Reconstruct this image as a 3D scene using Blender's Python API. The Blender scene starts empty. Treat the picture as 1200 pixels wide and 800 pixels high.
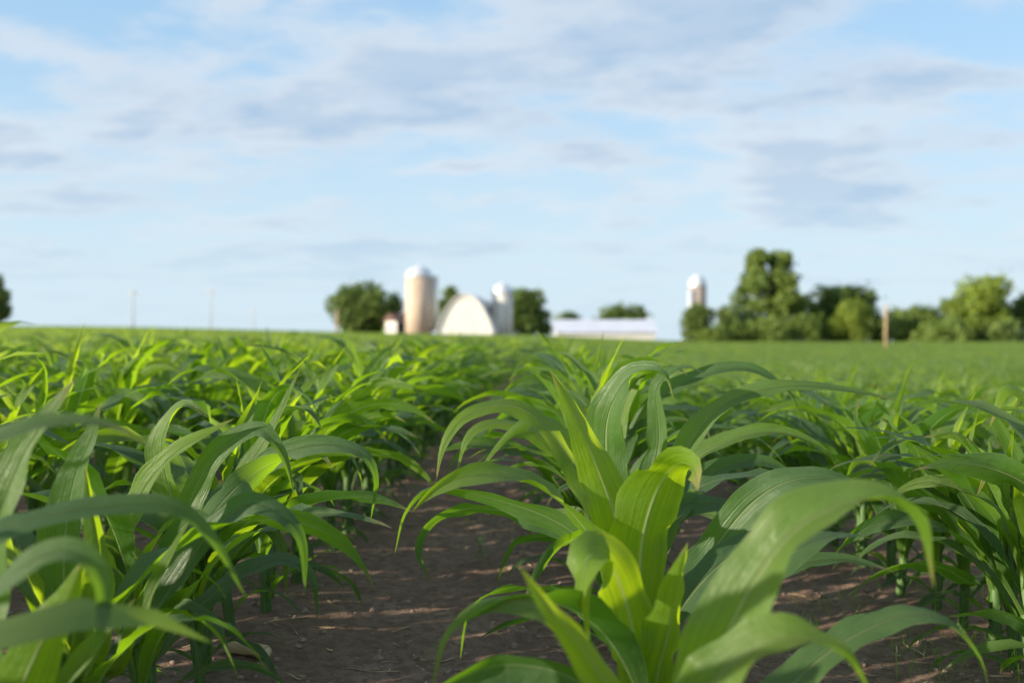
import bpy, bmesh, math, random
import numpy as np
from mathutils import Vector, noise

SC = bpy.context.scene
COL = SC.collection
PI = math.pi
rad = math.radians

# ---------------------------------------------------------------- camera numbers
CAM = np.array([0.0, 0.0, 0.63])
FPX = 1167.0
YAW, PITCH = rad(1.96), rad(-0.59)
FWD = np.array([-math.sin(YAW) * math.cos(PITCH), math.cos(YAW) * math.cos(PITCH), math.sin(PITCH)])
RGT = np.array([math.cos(YAW), math.sin(YAW), 0.0])
UPV = np.cross(RGT, FWD)
SUN_EL, SUN_AZ = rad(15), rad(-115)      # azimuth clockwise from +Y


def P(px, py, d):
    return CAM + d * (FWD + (px - 600) / FPX * RGT - (py - 400) / FPX * UPV)


def project(p):
    v = np.asarray(p) - CAM
    d = v @ FWD
    return 600 + FPX * (v @ RGT) / d, 400 - FPX * (v @ UPV) / d, d


# ---------------------------------------------------------------- terrain
YK = [0, 3.5, 8, 15, 30, 80, 200, 240, 320, 3000]
ZL = [0, 0, -0.02, -0.22, -0.32, 0.02, 0.98, 0.9, -0.9, -60]
ZC = [0, 0, -0.03, -0.16, -0.32, -0.48, -0.72, -1.1, -2.9, -60]
ZR = [0, -0.05, -0.34, -0.62, -1.0, -1.55, -2.0, -2.7, -4.6, -60]


def smooth_interp(y, ks, zs):
    # cosine blend on a log-ish axis keeps the slopes gentle
    ly = np.log(np.maximum(y, 0) + 6)
    lk = np.log(np.array(ks) + 6.0)
    t = np.interp(ly, lk, np.arange(len(ks)))
    i = np.clip(t.astype(int), 0, len(ks) - 2)
    f = t - i
    z = np.array(zs, float)
    zm = z[np.clip(i - 1, 0, None)]
    z0 = z[i]
    z1 = z[i + 1]
    zp = z[np.clip(i + 2, None, len(ks) - 1)]
    def lim(d0, d1):
        m = (d0 + d1) / 2
        return np.where(d0 * d1 > 0, np.sign(m) * np.minimum(np.abs(m), 2 * np.minimum(np.abs(d0), np.abs(d1))), 0.0)
    m0 = lim(z0 - zm, z1 - z0)
    m1 = lim(z1 - z0, zp - z1)
    return (2 * f**3 - 3 * f**2 + 1) * z0 + (f**3 - 2 * f**2 + f) * m0 + (-2 * f**3 + 3 * f**2) * z1 + (f**3 - f**2) * m1


def terrain(x, y):
    x = np.asarray(x, float)
    y = np.asarray(y, float)
    yy = np.maximum(y, 0.5)
    a = np.clip(x / yy, -0.6, 0.6)
    l, c, r = (smooth_interp(y, YK, k) for k in (ZL, ZC, ZR))
    tl = np.clip((-0.03 - a) / 0.47, 0, 1)
    tr = np.clip((a + 0.03) / 0.2, 0, 1)
    tl = tl * tl * (3 - 2 * tl) * 0.5 + tl * 0.5
    tr = tr * tr * (3 - 2 * tr)
    return c + (l - c) * tl + (r - c) * tr


def tz(x, y):
    return float(terrain(np.array([x]), np.array([y]))[0])


# ---------------------------------------------------------------- object helpers
def tag(o, label=None, cat=None, group=None, kind=None):
    if label:
        o['label'] = label
    if cat:
        o['category'] = cat
    if group:
        o['group'] = group
    if kind:
        o['kind'] = kind
    return o


def empty(name, loc, rz=0.0):
    o = bpy.data.objects.new(name, None)
    o.empty_display_size = 0.1
    o.location = loc
    o.rotation_euler = (0, 0, rz)
    COL.objects.link(o)
    return o


def link_mesh(name, me, mat=None, parent=None, loc=None):
    o = bpy.data.objects.new(name, me)
    if mat and not me.materials:
        me.materials.append(mat)
    COL.objects.link(o)
    if parent:
        o.parent = parent
    if loc is not None:
        o.location = loc
    return o


def mesh_np(name, V, F, UV=None, tint=None, smooth=True):
    """V (n,3), F (m,4) int quads, UV (n,2) per vertex, tint (n,) per vertex"""
    V = np.asarray(V, np.float32)
    F = np.asarray(F, np.int32)
    me = bpy.data.meshes.new(name)
    me.vertices.add(len(V))
    me.vertices.foreach_set('co', V.ravel())
    k = F.shape[1]
    me.loops.add(F.size)
    me.loops.foreach_set('vertex_index', F.ravel())
    me.polygons.add(len(F))
    me.polygons.foreach_set('loop_start', np.arange(0, F.size, k, dtype=np.int32))
    me.polygons.foreach_set('loop_total', np.full(len(F), k, np.int32))
    if smooth:
        me.polygons.foreach_set('use_smooth', np.ones(len(F), bool))
    if UV is not None:
        uv = me.uv_layers.new(name='UVMap')
        uv.data.foreach_set('uv', np.asarray(UV, np.float32)[F.ravel()].ravel())
    if tint is not None:
        at = me.attributes.new('tint', 'FLOAT', 'POINT')
        at.data.foreach_set('value', np.asarray(tint, np.float32))
    me.update(calc_edges=True)
    return me


def from_bm(name, bm, smooth=False):
    me = bpy.data.meshes.new(name)
    bmesh.ops.recalc_face_normals(bm, faces=bm.faces)
    bm.to_mesh(me)
    bm.free()
    if smooth:
        for p in me.polygons:
            p.use_smooth = True
    return me


def bm_box(bm, x0, y0, z0, x1, y1, z1):
    vs = [bm.verts.new((x, y, z)) for x in (x0, x1) for y in (y0, y1) for z in (z0, z1)]
    for f in ((0, 1, 3, 2), (4, 6, 7, 5), (0, 4, 5, 1), (2, 3, 7, 6), (0, 2, 6, 4), (1, 5, 7, 3)):
        bm.faces.new([vs[i] for i in f])


def bm_lathe(bm, prof, seg=32, cx=0, cy=0, cap=True):
    rings = []
    for r, z in prof:
        if r < 1e-4:
            rings.append([bm.verts.new((cx, cy, z))])
        else:
            rings.append([bm.verts.new((cx + r * math.cos(2 * PI * k / seg), cy + r * math.sin(2 * PI * k / seg), z)) for k in range(seg)])
    for a, b in zip(rings, rings[1:]):
        for k in range(seg):
            k2 = (k + 1) % seg
            if len(a) == 1 and len(b) == 1:
                continue
            if len(a) == 1:
                bm.faces.new((a[0], b[k2], b[k]))
            elif len(b) == 1:
                bm.faces.new((a[k], a[k2], b[0]))
            else:
                bm.faces.new((a[k], a[k2], b[k2], b[k]))
    if cap:
        if len(rings[0]) > 1:
            bm.faces.new(rings[0][::-1])
        if len(rings[-1]) > 1:
            bm.faces.new(rings[-1])


def tube_np(C, R, seg=10):
    """tube along points C with radii R -> V,F,UV"""
    C = np.asarray(C, float)
    n = len(C)
    T = np.gradient(C, axis=0)
    T /= np.linalg.norm(T, axis=1, keepdims=True) + 1e-9
    ref = np.array([1.0, 0.0, 0.0]) if abs(T[0, 0]) < 0.8 else np.array([0, 1.0, 0])
    V, UV = [], []
    for i in range(n):
        A = np.cross(T[i], ref)
        A /= np.linalg.norm(A)
        B = np.cross(T[i], A)
        for k in range(seg):
            t = 2 * PI * k / seg
            V.append(C[i] + R[i] * (A * math.cos(t) + B * math.sin(t)))
            UV.append((k / seg, i / (n - 1)))
    F = []
    for i in range(n - 1):
        for k in range(seg):
            k2 = (k + 1) % seg
            F.append((i * seg + k, i * seg + k2, (i + 1) * seg + k2, (i + 1) * seg + k))
    return np.array(V), np.array(F), np.array(UV)


def merge(parts):
    Vs, Fs, Us, Ts, o = [], [], [], [], 0
    for V, F, U, t in parts:
        Vs.append(V)
        Fs.append(F + o)
        Us.append(U)
        Ts.append(np.full(len(V), t) if np.isscalar(t) else t)
        o += len(V)
    return np.concatenate(Vs), np.concatenate(Fs), np.concatenate(Us), np.concatenate(Ts)


# ---------------------------------------------------------------- materials
class NT:
    def __init__(self, nt):
        self.nt = nt
        nt.nodes.clear()

    def n(self, t, **kw):
        nd = self.nt.nodes.new(t)
        ins = kw.pop('ins', {})
        for k, v in kw.items():
            setattr(nd, k, v)
        for k, v in ins.items():
            if hasattr(v, 'is_output') or isinstance(v, bpy.types.NodeSocket):
                self.nt.links.new(v, nd.inputs[k])
            else:
                nd.inputs[k].default_value = v
        return nd

    def math(self, op, a, b=0.0, c=None, clamp=False):
        ins = {0: a, 1: b}
        if c is not None:
            ins[2] = c
        return self.n('ShaderNodeMath', operation=op, use_clamp=clamp, ins=ins).outputs[0]

    def mix(self, f, a, b, blend='MIX'):
        nd = self.nt.nodes.new('ShaderNodeMix')
        nd.data_type = 'RGBA'
        nd.blend_type = blend
        for idx, v in ((0, f), (6, a), (7, b)):
            if isinstance(v, bpy.types.NodeSocket):
                self.nt.links.new(v, nd.inputs[idx])
            else:
                nd.inputs[idx].default_value = v if idx == 0 else (tuple(v) + (1,) if len(v) == 3 else v)
        return nd.outputs[2]

    def ramp(self, f, stops, interp='LINEAR'):
        nd = self.n('ShaderNodeValToRGB', ins={0: f})
        r = nd.color_ramp
        r.interpolation = interp
        while len(r.elements) < len(stops):
            r.elements.new(0.5)
        for e, (p, c) in zip(r.elements, stops):
            e.position = p
            e.color = tuple(c) + (1,) if len(c) == 3 else c
        return nd.outputs[0]

    def maprange(self, v, a, b, c=0.0, d=1.0, smooth=True):
        nd = self.n('ShaderNodeMapRange', interpolation_type='SMOOTHSTEP' if smooth else 'LINEAR')
        self.nt.links.new(v, nd.inputs[0])
        for i, x in zip((1, 2, 3, 4), (a, b, c, d)):
            nd.inputs[i].default_value = x
        return nd.outputs[0]


def new_mat(name):
    m = bpy.data.materials.new(name)
    m.use_nodes = True
    return m, NT(m.node_tree)


def simple_mat(name, col, rough=0.7, var=0.12, scale=3.0, metal=0.0, bump=0.0, bscale=20.0, stretch=(1, 1, 1)):
    m, t = new_mat(name)
    tc = t.n('ShaderNodeTexCoord').outputs['Object']
    mp = t.n('ShaderNodeMapping', ins={'Vector': tc, 'Scale': stretch}).outputs[0]
    nz = t.n('ShaderNodeTexNoise', ins={'Vector': mp, 'Scale': scale, 'Detail': 6.0, 'Roughness': 0.6}).outputs['Fac']
    f = t.maprange(nz, 0.3, 0.7)
    dark = tuple(c * (1 - var) for c in col)
    lite = tuple(min(1, c * (1 + var)) for c in col)
    c = t.mix(f, dark, lite)
    b = t.n('ShaderNodeBsdfPrincipled', ins={'Base Color': c, 'Roughness': rough, 'Metallic': metal})
    if bump:
        n2 = t.n('ShaderNodeTexNoise', ins={'Vector': mp, 'Scale': bscale, 'Detail': 5.0}).outputs['Fac']
        bp = t.n('ShaderNodeBump', ins={'Height': n2, 'Strength': bump, 'Distance': 0.02})
        t.nt.links.new(bp.outputs[0], b.inputs['Normal'])
    o = t.n('ShaderNodeOutputMaterial', ins={0: b.outputs[0]})
    return m


def leaf_material(name, detail=True):
    m, t = new_mat(name)
    uv = t.n('ShaderNodeUVMap', uv_map='UVMap').outputs[0]
    sep = t.n('ShaderNodeSeparateXYZ', ins={0: uv})
    U, Vv = sep.outputs[0], sep.outputs[1]
    rnd = t.n('ShaderNodeObjectInfo').outputs['Random']
    tint = t.n('ShaderNodeAttribute', attribute_name='tint').outputs['Fac']
    tc = t.n('ShaderNodeTexCoord').outputs['Object']
    big = t.n('ShaderNodeTexNoise', ins={'Vector': tc, 'Scale': 9.0, 'Detail': 3.0}).outputs['Fac']
    au = t.math('ABSOLUTE', t.math('SUBTRACT', U, 0.5))
    mixv = t.math('ADD', t.math('MULTIPLY', tint, 0.84), t.math('MULTIPLY', rnd, 0.16))
    base = t.ramp(mixv, [(0.0, (0.026, 0.084, 0.030)), (0.35, (0.052, 0.130, 0.028)), (0.7, (0.120, 0.210, 0.018)), (1.0, (0.195, 0.325, 0.012))])
    base = t.mix(t.maprange(big, 0.3, 0.75, 0.0, 0.45), base, (0.05, 0.115, 0.045))
    base = t.mix(t.maprange(Vv, 0.0, 0.30, 0.55, 0.0), base, (0.16, 0.27, 0.03))
    trans = t.ramp(mixv, [(0.0, (0.14, 0.34, 0.010)), (0.5, (0.34, 0.58, 0.008)), (1.0, (0.72, 0.92, 0.010))])
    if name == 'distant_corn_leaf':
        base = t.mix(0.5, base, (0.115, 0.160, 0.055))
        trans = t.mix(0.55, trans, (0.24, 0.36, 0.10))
    bump_src = None
    rough = 0.42
    if detail:
        # fine parallel veins: noise stretched along the blade
        c1 = t.n('ShaderNodeCombineXYZ', ins={0: t.math('MULTIPLY', U, 46.0), 1: t.math('MULTIPLY', Vv, 1.6), 2: t.math('MULTIPLY', mixv, 31.0)}).outputs[0]
        v1 = t.n('ShaderNodeTexNoise', ins={'Vector': c1, 'Scale': 1.0, 'Detail': 2.0}).outputs['Fac']
        c2 = t.n('ShaderNodeCombineXYZ', ins={0: t.math('MULTIPLY', U, 17.0), 1: t.math('MULTIPLY', Vv, 1.2), 2: t.math('MULTIPLY', mixv, 17.0)}).outputs[0]
        v2 = t.n('ShaderNodeTexNoise', ins={'Vector': c2, 'Scale': 1.0, 'Detail': 3.0}).outputs['Fac']
        vein = t.math('ADD', t.math('MULTIPLY', v1, 0.5), t.math('MULTIPLY', v2, 0.5))
        vf = t.maprange(vein, 0.40, 0.60, 0.0, 1.0)
        base = t.mix(t.math('MULTIPLY', vf, 0.75), base, t.mix(0.5, base, (0.01, 0.03, 0.008)))
        trans = t.mix(t.math('MULTIPLY', t.math('SUBTRACT', 1.0, vf), 0.5), trans, (0.12, 0.28, 0.008))
        # midrib, narrowing to the tip
        w = t.math('MULTIPLY_ADD', Vv, -0.036, 0.058)
        rib = t.math('SUBTRACT', 1.0, t.math('DIVIDE', au, w), clamp=True)
        rib = t.math('POWER', rib, 0.6)
        rf = t.math('MULTIPLY', rib, t.maprange(Vv, 0.55, 1.0, 0.85, 0.25))
        base = t.mix(rf, base, (0.42, 0.50, 0.24))
        trans = t.mix(t.math('MULTIPLY', rf, 0.8), trans, (0.50, 0.62, 0.16))
        # pale scuffs and insect nibbles on some blades
        sc = t.n('ShaderNodeCombineXYZ', ins={0: t.math('MULTIPLY', U, 4.0), 1: t.math('MULTIPLY', Vv, 11.0), 2: t.math('MULTIPLY', mixv, 57.0)}).outputs[0]
        s1 = t.n('ShaderNodeTexNoise', ins={'Vector': sc, 'Scale': 1.3, 'Detail': 5.0, 'Roughness': 0.7}).outputs['Fac']
        sf = t.math('MULTIPLY', t.maprange(s1, 0.64, 0.72), t.maprange(v1, 0.40, 0.6))
        base = t.mix(t.math('MULTIPLY', sf, 0.55), base, (0.26, 0.24, 0.15))
        sp = t.n('ShaderNodeTexVoronoi', ins={'Vector': sc, 'Scale': 9.0}).outputs['Distance']
        spf = t.math('MULTIPLY', t.maprange(sp, 0.10, 0.06), t.maprange(s1, 0.50, 0.60))
        base = t.mix(t.math('MULTIPLY', spf, 0.8), base, (0.33, 0.36, 0.20))
        # yellowed last centimetres and pale hairline edge
        tipf = t.maprange(t.math('ADD', Vv, t.math('MULTIPLY', s1, 0.10)), 0.97, 1.03, 0.0, 0.85)
        base = t.mix(tipf, base, (0.27, 0.20, 0.09))
        edge = t.maprange(au, 0.475, 0.5, 0.0, 0.5)
        base = t.mix(edge, base, (0.22, 0.32, 0.12))
        cr = t.n('ShaderNodeCombineXYZ', ins={0: t.math('MULTIPLY', U, 5.0), 1: t.math('MULTIPLY', Vv, 26.0), 2: t.math('MULTIPLY', mixv, 9.0)}).outputs[0]
        crn = t.n('ShaderNodeTexNoise', ins={'Vector': cr, 'Scale': 1.0, 'Detail': 3.0}).outputs['Fac']
        bump_src = t.math('ADD', t.math('ADD', t.math('MULTIPLY', vein, 0.7), t.math('MULTIPLY', crn, 0.8)), t.math('MULTIPLY', rib, -1.0))
        rough = t.maprange(v2, 0.3, 0.7, 0.36, 0.56)
    back = t.n('ShaderNodeNewGeometry').outputs['Backfacing']
    base2 = t.mix(t.math('MULTIPLY', t.math('SUBTRACT', 1.0, back), t.math('MULTIPLY_ADD', mixv, -0.34, 0.52)), base, (0.100, 0.160, 0.082))
    pr = t.n('ShaderNodeBsdfPrincipled', ins={'Base Color': base2, 'Roughness': rough, 'Specular IOR Level': 0.48})
    tr = t.n('ShaderNodeBsdfTranslucent', ins={'Color': trans})
    if bump_src is not None:
        bp = t.n('ShaderNodeBump', ins={'Height': bump_src, 'Strength': 1.0, 'Distance': 0.003})
        t.nt.links.new(bp.outputs[0], pr.inputs['Normal'])
    mx = t.n('ShaderNodeMixShader', ins={0: 0.50, 1: pr.outputs[0], 2: tr.outputs[0]})
    t.n('ShaderNodeOutputMaterial', ins={0: mx.outputs[0]})
    return m


def stalk_material():
    m, t = new_mat('corn_stalk_skin')
    uv = t.n('ShaderNodeUVMap', uv_map='UVMap').outputs[0]
    sep = t.n('ShaderNodeSeparateXYZ', ins={0: uv})
    c1 = t.n('ShaderNodeCombineXYZ', ins={0: t.math('MULTIPLY', sep.outputs[0], 24.0), 1: t.math('MULTIPLY', sep.outputs[1], 4.0), 2: 0.0}).outputs[0]
    v = t.n('ShaderNodeTexNoise', ins={'Vector': c1, 'Scale': 1.0, 'Detail': 3.0}).outputs['Fac']
    col = t.mix(t.maprange(v, 0.35, 0.65), (0.045, 0.11, 0.024), (0.085, 0.155, 0.040))
    col = t.mix(t.maprange(sep.outputs[1], 0.0, 0.14, 0.7, 0.0), col, (0.20, 0.16, 0.085))
    b = t.n('ShaderNodeBsdfPrincipled', ins={'Base Color': col, 'Roughness': 0.45})
    bp = t.n('ShaderNodeBump', ins={'Height': v, 'Strength': 0.3, 'Distance': 0.001})
    t.nt.links.new(bp.outputs[0], b.inputs['Normal'])
    t.n('ShaderNodeOutputMaterial', ins={0: b.outputs[0]})
    return m


def soil_material():
    m, t = new_mat('bare_soil')
    tc = t.n('ShaderNodeTexCoord').outputs['Object']
    n1 = t.n('ShaderNodeTexNoise', ins={'Vector': tc, 'Scale': 2.2, 'Detail': 6.0, 'Roughness': 0.65}).outputs['Fac']
    n2 = t.n('ShaderNodeTexNoise', ins={'Vector': tc, 'Scale': 34.0, 'Detail': 8.0, 'Roughness': 0.72}).outputs['Fac']
    n3 = t.n('ShaderNodeTexNoise', ins={'Vector': tc, 'Scale': 190.0, 'Detail': 4.0, 'Roughness': 0.7}).outputs['Fac']
    col = t.mix(t.maprange(n1, 0.35, 0.65), (0.26, 0.170, 0.128), (0.38, 0.262, 0.205))
    col = t.mix(t.maprange(n2, 0.38, 0.62, 0.0, 0.8), col, (0.175, 0.108, 0.080))
    col = t.mix(t.maprange(n3, 0.55, 0.75, 0.0, 0.6), col, (0.37, 0.29, 0.24))
    vo = t.n('ShaderNodeTexVoronoi', feature='DISTANCE_TO_EDGE', ins={'Vector': t.mix(0.12, tc, t.n('ShaderNodeTexNoise', ins={'Vector': tc, 'Scale': 9.0}).outputs['Color']), 'Scale': 13.0}).outputs['Distance']
    crack = t.maprange(vo, 0.0, 0.035, 1.0, 0.0)
    crack = t.math('MULTIPLY', crack, t.maprange(n1, 0.48, 0.58))
    h = t.math('ADD', t.math('MULTIPLY', n2, 1.0), t.math('MULTIPLY', n3, 0.25))
    h = t.math('SUBTRACT', h, t.math('MULTIPLY', crack, 0.25))
    b = t.n('ShaderNodeBsdfPrincipled', ins={'Base Color': col, 'Roughness': 0.93, 'Specular IOR Level': 0.2})
    bp = t.n('ShaderNodeBump', ins={'Height': h, 'Strength': 1.0, 'Distance': 0.03})
    t.nt.links.new(bp.outputs[0], b.inputs['Normal'])
    t.n('ShaderNodeOutputMaterial', ins={0: b.outputs[0]})
    return m


def tree_leaf_material(name, a, b_, tr):
    m, t = new_mat(name)
    tint = t.n('ShaderNodeAttribute', attribute_name='tint').outputs['Fac']
    col = t.mix(tint, a, b_)
    d = t.n('ShaderNodeBsdfPrincipled', ins={'Base Color': col, 'Roughness': 0.6, 'Specular IOR Level': 0.3})
    s = t.n('ShaderNodeBsdfTranslucent', ins={'Color': tuple(tr) + (1,)})
    mx = t.n('ShaderNodeMixShader', ins={0: 0.3, 1: d.outputs[0], 2: s.outputs[0]})
    t.n('ShaderNodeOutputMaterial', ins={0: mx.outputs[0]})
    return m


M_LEAF = leaf_material('corn_leaf')
M_FIELD = leaf_material('distant_corn_leaf', detail=False)
M_STALK = stalk_material()
M_SOIL = soil_material()
M_CLOD = simple_mat('soil_clod', (0.27, 0.185, 0.145), 0.95, 0.35, 60, bump=0.6, bscale=200)
M_STRAW = simple_mat('dry_residue', (0.36, 0.26, 0.16), 0.8, 0.45, 25)
M_BARK = simple_mat('bark', (0.14, 0.105, 0.08), 0.9, 0.3, 4, stretch=(1, 1, .2))
M_TREE = [tree_leaf_material('tree_leaf_dark', (0.09, 0.145, 0.035), (0.18, 0.25, 0.055), (0.12, 0.2, 0.02)),
          tree_leaf_material('tree_leaf_mid', (0.10, 0.16, 0.035), (0.21, 0.29, 0.06), (0.18, 0.27, 0.02)),
          tree_leaf_material('tree_leaf_light', (0.12, 0.18, 0.025), (0.25, 0.33, 0.05), (0.3, 0.4, 0.03))]

# ---------------------------------------------------------------- blades
def width_profile(s, base=0.55, peak=0.38, tip=1.7):
    r = np.clip(s / peak, 0, 1)
    a = base + (1 - base) * (r * r * (3 - 2 * r))
    q = np.clip((s - peak) / (1 - peak), 0, 1)
    return a * np.maximum(1 - q**tip, 0.0) + 0.004


def blade(C, S, W, rng, nac=8, fold0=55, fold1=14, ruf=0.10, base=0.5, peak=0.38, tip=1.7, t=None):
    """C centre line (n,3); S side vectors (n,3); W full width."""
    n = len(C)
    s = np.linspace(0, 1, n)
    T = np.gradient(C, axis=0)
    T /= np.linalg.norm(T, axis=1, keepdims=True) + 1e-9
    S = S - T * np.sum(S * T, axis=1, keepdims=True)
    S /= np.linalg.norm(S, axis=1, keepdims=True) + 1e-9
    N = np.cross(T, S)
    w = W * width_profile(s, base, peak, tip) / 2
    fold = np.radians(fold1 + (fold0 - fold1) * np.exp(-s / 0.10))
    ph = rng.uniform(0, 6.28, 4)
    k1, k2 = rng.uniform(3.2, 5.2), rng.uniform(6.5, 9.5)
    u = np.linspace(-1, 1, nac + 1)
    V = np.zeros((n, nac + 1, 3))
    env = np.clip(s / 0.15, 0, 1) * np.clip((1 - s) / 0.15, 0, 1)
    nick = {-1: np.ones(n), 1: np.ones(n)}
    if nac >= 8:
        for _ in range(int(rng.integers(0, 4))):
            q0 = rng.uniform(.25, .95)
            nick[int(rng.choice([-1, 1]))] *= 1 - rng.uniform(.1, .4) * np.exp(-((s - q0) / rng.uniform(.008, .03))**2)
    for j, uu in enumerate(u):
        p = ph[0] if uu < 0 else ph[1]
        q = ph[2] if uu < 0 else ph[3]
        rr = ruf * w * env * abs(uu)**1.6 * (np.sin(2 * PI * k1 * s + p) + 0.45 * np.sin(2 * PI * k2 * s + q)) * 1.5
        curl = 0.18 * w * uu * uu * np.sin(2 * PI * 0.9 * s + ph[0])
        hgt = abs(uu)**1.15 * w * np.sin(fold) + rr - curl
        nk = nick[-1 if uu < 0 else 1] if abs(uu) > .9 else 1.0
        V[:, j] = C + S * (uu * w * nk * np.cos(fold))[:, None] + N * hgt[:, None]
    UV = np.zeros((n, nac + 1, 2))
    UV[..., 0] = (u / 2 + 0.5)[None]
    UV[..., 1] = s[:, None]
    idx = np.arange(n * (nac + 1)).reshape(n, nac + 1)
    F = np.stack([idx[:-1, :-1], idx[1:, :-1], idx[1:, 1:], idx[:-1, 1:]], -1).reshape(-1, 4)
    return V.reshape(-1, 3), F, UV.reshape(-1, 2), (rng.uniform(0.2, 0.9) if t is None else t)


def arc_line(z0, az, L, e0, drop, p, n, rng, wob=0.25, x0=0.0, y0=0.0, lean=0.0):
    s = np.linspace(0, 1, n)
    th = e0 - drop * s**p
    th = np.maximum(th, -1.45)
    a = az + wob * (s**1.5) * lean + 0.10 * wob * np.sin(5 * s + rng.uniform(0, 6))
    ds = L / (n - 1)
    D = np.stack([np.cos(a) * np.cos(th), np.sin(a) * np.cos(th), np.sin(th)], 1) * ds
    C = np.concatenate([[[0, 0, 0]], np.cumsum(D[:-1], 0)]) + np.array([x0, y0, z0])
    S = np.stack([-np.sin(a), np.cos(a), np.zeros(n)], 1)
    return C, S, D / ds


def twist(S, T, ang):
    N = np.cross(T, S)
    return S * np.cos(ang)[:, None] + N * np.sin(ang)[:, None]


def plant_leaves(rng, n_seg=26, nac=8, nl=None, az0=None, simple=False):
    """list of blades + stalk for one plant in local coordinates"""
    nl = nl or int(rng.integers(11, 14))
    az0 = rng.uniform(-0.7, 0.7) if az0 is None else az0
    out = []
    Hs = rng.uniform(0.26, 0.31)
    for i in range(nl):
        f = i / (nl - 1)
        az = az0 + PI * (i % 2) + rng.normal(0, 0.38)
        z0 = 0.035 + (Hs - 0.03) * f**1.05
        if f < 0.25:
            L, W = rng.uniform(0.18, 0.30), rng.uniform(0.020, 0.030)
            e0, dr, p = rad(rng.uniform(40, 60)), rad(rng.uniform(90, 130)), 1.2
        elif f < 0.72:
            L, W = rng.uniform(0.38, 0.58), rng.uniform(0.044, 0.070)
            e0, dr, p = rad(rng.uniform(66, 80)), rad(rng.uniform(85, 155)), rng.uniform(1.3, 2.0)
        elif f < 0.9:
            L, W = rng.uniform(0.38, 0.54), rng.uniform(0.046, 0.072)
            e0, dr, p = rad(rng.uniform(70, 83)), rad(rng.uniform(90, 150)), rng.uniform(1.6, 2.4)
        else:
            L, W = rng.uniform(0.24, 0.38), rng.uniform(0.032, 0.048)
            e0, dr, p = rad(rng.uniform(76, 88)), rad(rng.uniform(10, 85)), 1.6
        C, S, T = arc_line(z0, az, L, e0, dr, p, n_seg, rng, lean=rng.normal(0, 1.0) * 2.0, x0=0.006 * math.cos(az), y0=0.006 * math.sin(az))
        s = np.linspace(0, 1, n_seg)
        tw = rng.normal(0, 0.55) * s**1.4 + rng.normal(0, 0.28) * np.sin(4 * s) * s
        if rng.uniform() < 0.25:
            tw = tw + rng.choice([-1, 1]) * 2.1 * np.clip((s - 0.45) / 0.55, 0, 1)**1.3
        S = twist(S, T, tw)
        out.append(blade(C, S, W, rng, nac=nac, fold0=62 if f < .9 else 70, fold1=rng.uniform(8, 24) if f < .9 else 34, base=0.42, peak=rng.uniform(.3, .48), tip=rng.uniform(1.35, 1.9), ruf=rng.uniform(0.08, 0.24),
                         t=float(np.clip(0.15 + 0.54 * f + rng.normal(0, 0.17), 0, 1))))
    zz = np.linspace(-0.02, Hs + 0.03, 6 if simple else 16)
    C = np.stack([0.004 * np.sin(zz * 9), 0.004 * np.cos(zz * 7), zz], 1)
    R = 0.0125 * (1 - 0.8 * (zz / (Hs + .03)).clip(0, 1)**3) * (1 + 0.07 * (np.sin(zz * 75) > 0.8))
    st = tube_np(C, R, 5 if simple else 10)
    return out, (st[0], st[1], st[2], 0.6)


# prototypes ------------------------------------------------------
prng = np.random.default_rng(11)
N_VAR = 14
VAR_PARTS, VAR_WHOLE = [], []
for v in range(N_VAR):
    bl, st = plant_leaves(prng, 26, 8)
    VAR_PARTS.append(([mesh_np('corn_leaf_blade', *b[:3], tint=np.full(len(b[0]), b[3])) for b in bl],
                      mesh_np('corn_stalk_tube', *st[:3], tint=np.full(len(st[0]), .6))))
for v in range(10):
    bl, st = plant_leaves(prng, 14, 4, simple=True)
    V, F, U, T = merge(bl + [st])
    me = mesh_np('corn_plant_mesh', V, F, U, T)
    me.materials.append(M_LEAF)
    me.materials.append(M_STALK)
    nf = sum(len(b[1]) for b in bl)
    mi = np.zeros(len(F), np.int32)
    mi[nf:] = 1
    me.polygons.foreach_set('material_index', mi)
    VAR_WHOLE.append(me)

ROW0, PITCHX = 0.135, 0.762
ROWNAME = {0: 'in the middle row', -1: 'in the row bordering the path', 1: 'in the first row right of the middle row'}
ORD = ['zeroth', 'first', 'second', 'third', 'fourth', 'fifth', 'sixth', 'seventh', 'eighth', 'ninth', 'tenth', 'eleventh', 'twelfth', 'thirteenth', 'fourteenth', 'fifteenth', 'sixteenth', 'seventeenth', 'eighteenth', 'nineteenth', 'twentieth'] + ['twenty-%s' % w for w in 'first second third fourth fifth sixth seventh eighth ninth'.split()] + ['thirtieth'] + ['thirty-%s' % w for w in 'first second third fourth fifth sixth seventh eighth ninth'.split()]


def rowphrase(k):
    if k in ROWNAME:
        return ROWNAME[k]
    if k < 0:
        return 'in the %s row left of the path' % ORD[-k]
    return 'in the %s row right of the middle row' % ORD[k]


# ---------------------------------------------------------------- hero plants
def catmull(pts, n):
    pts = np.asarray(pts, float)
    m = len(pts)
    ext = np.vstack([2 * pts[0] - pts[1], pts, 2 * pts[-1] - pts[-2]])
    # arc-length-ish sampling
    seg = np.linalg.norm(np.diff(pts[:, :3], axis=0), axis=1)
    cum = np.concatenate([[0], np.cumsum(seg)])
    tt = np.interp(np.linspace(0, cum[-1], n), cum, np.arange(m))
    out = []
    for t in tt:
        i = min(int(t), m - 2)
        f = t - i
        p0, p1, p2, p3 = ext[i], ext[i + 1], ext[i + 2], ext[i + 3]
        out.append(0.5 * ((2 * p1) + (-p0 + p2) * f + (2 * p0 - 5 * p1 + 4 * p2 - p3) * f * f + (-p0 + 3 * p1 - 3 * p2 + p3) * f**3))
    return np.array(out)


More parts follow.
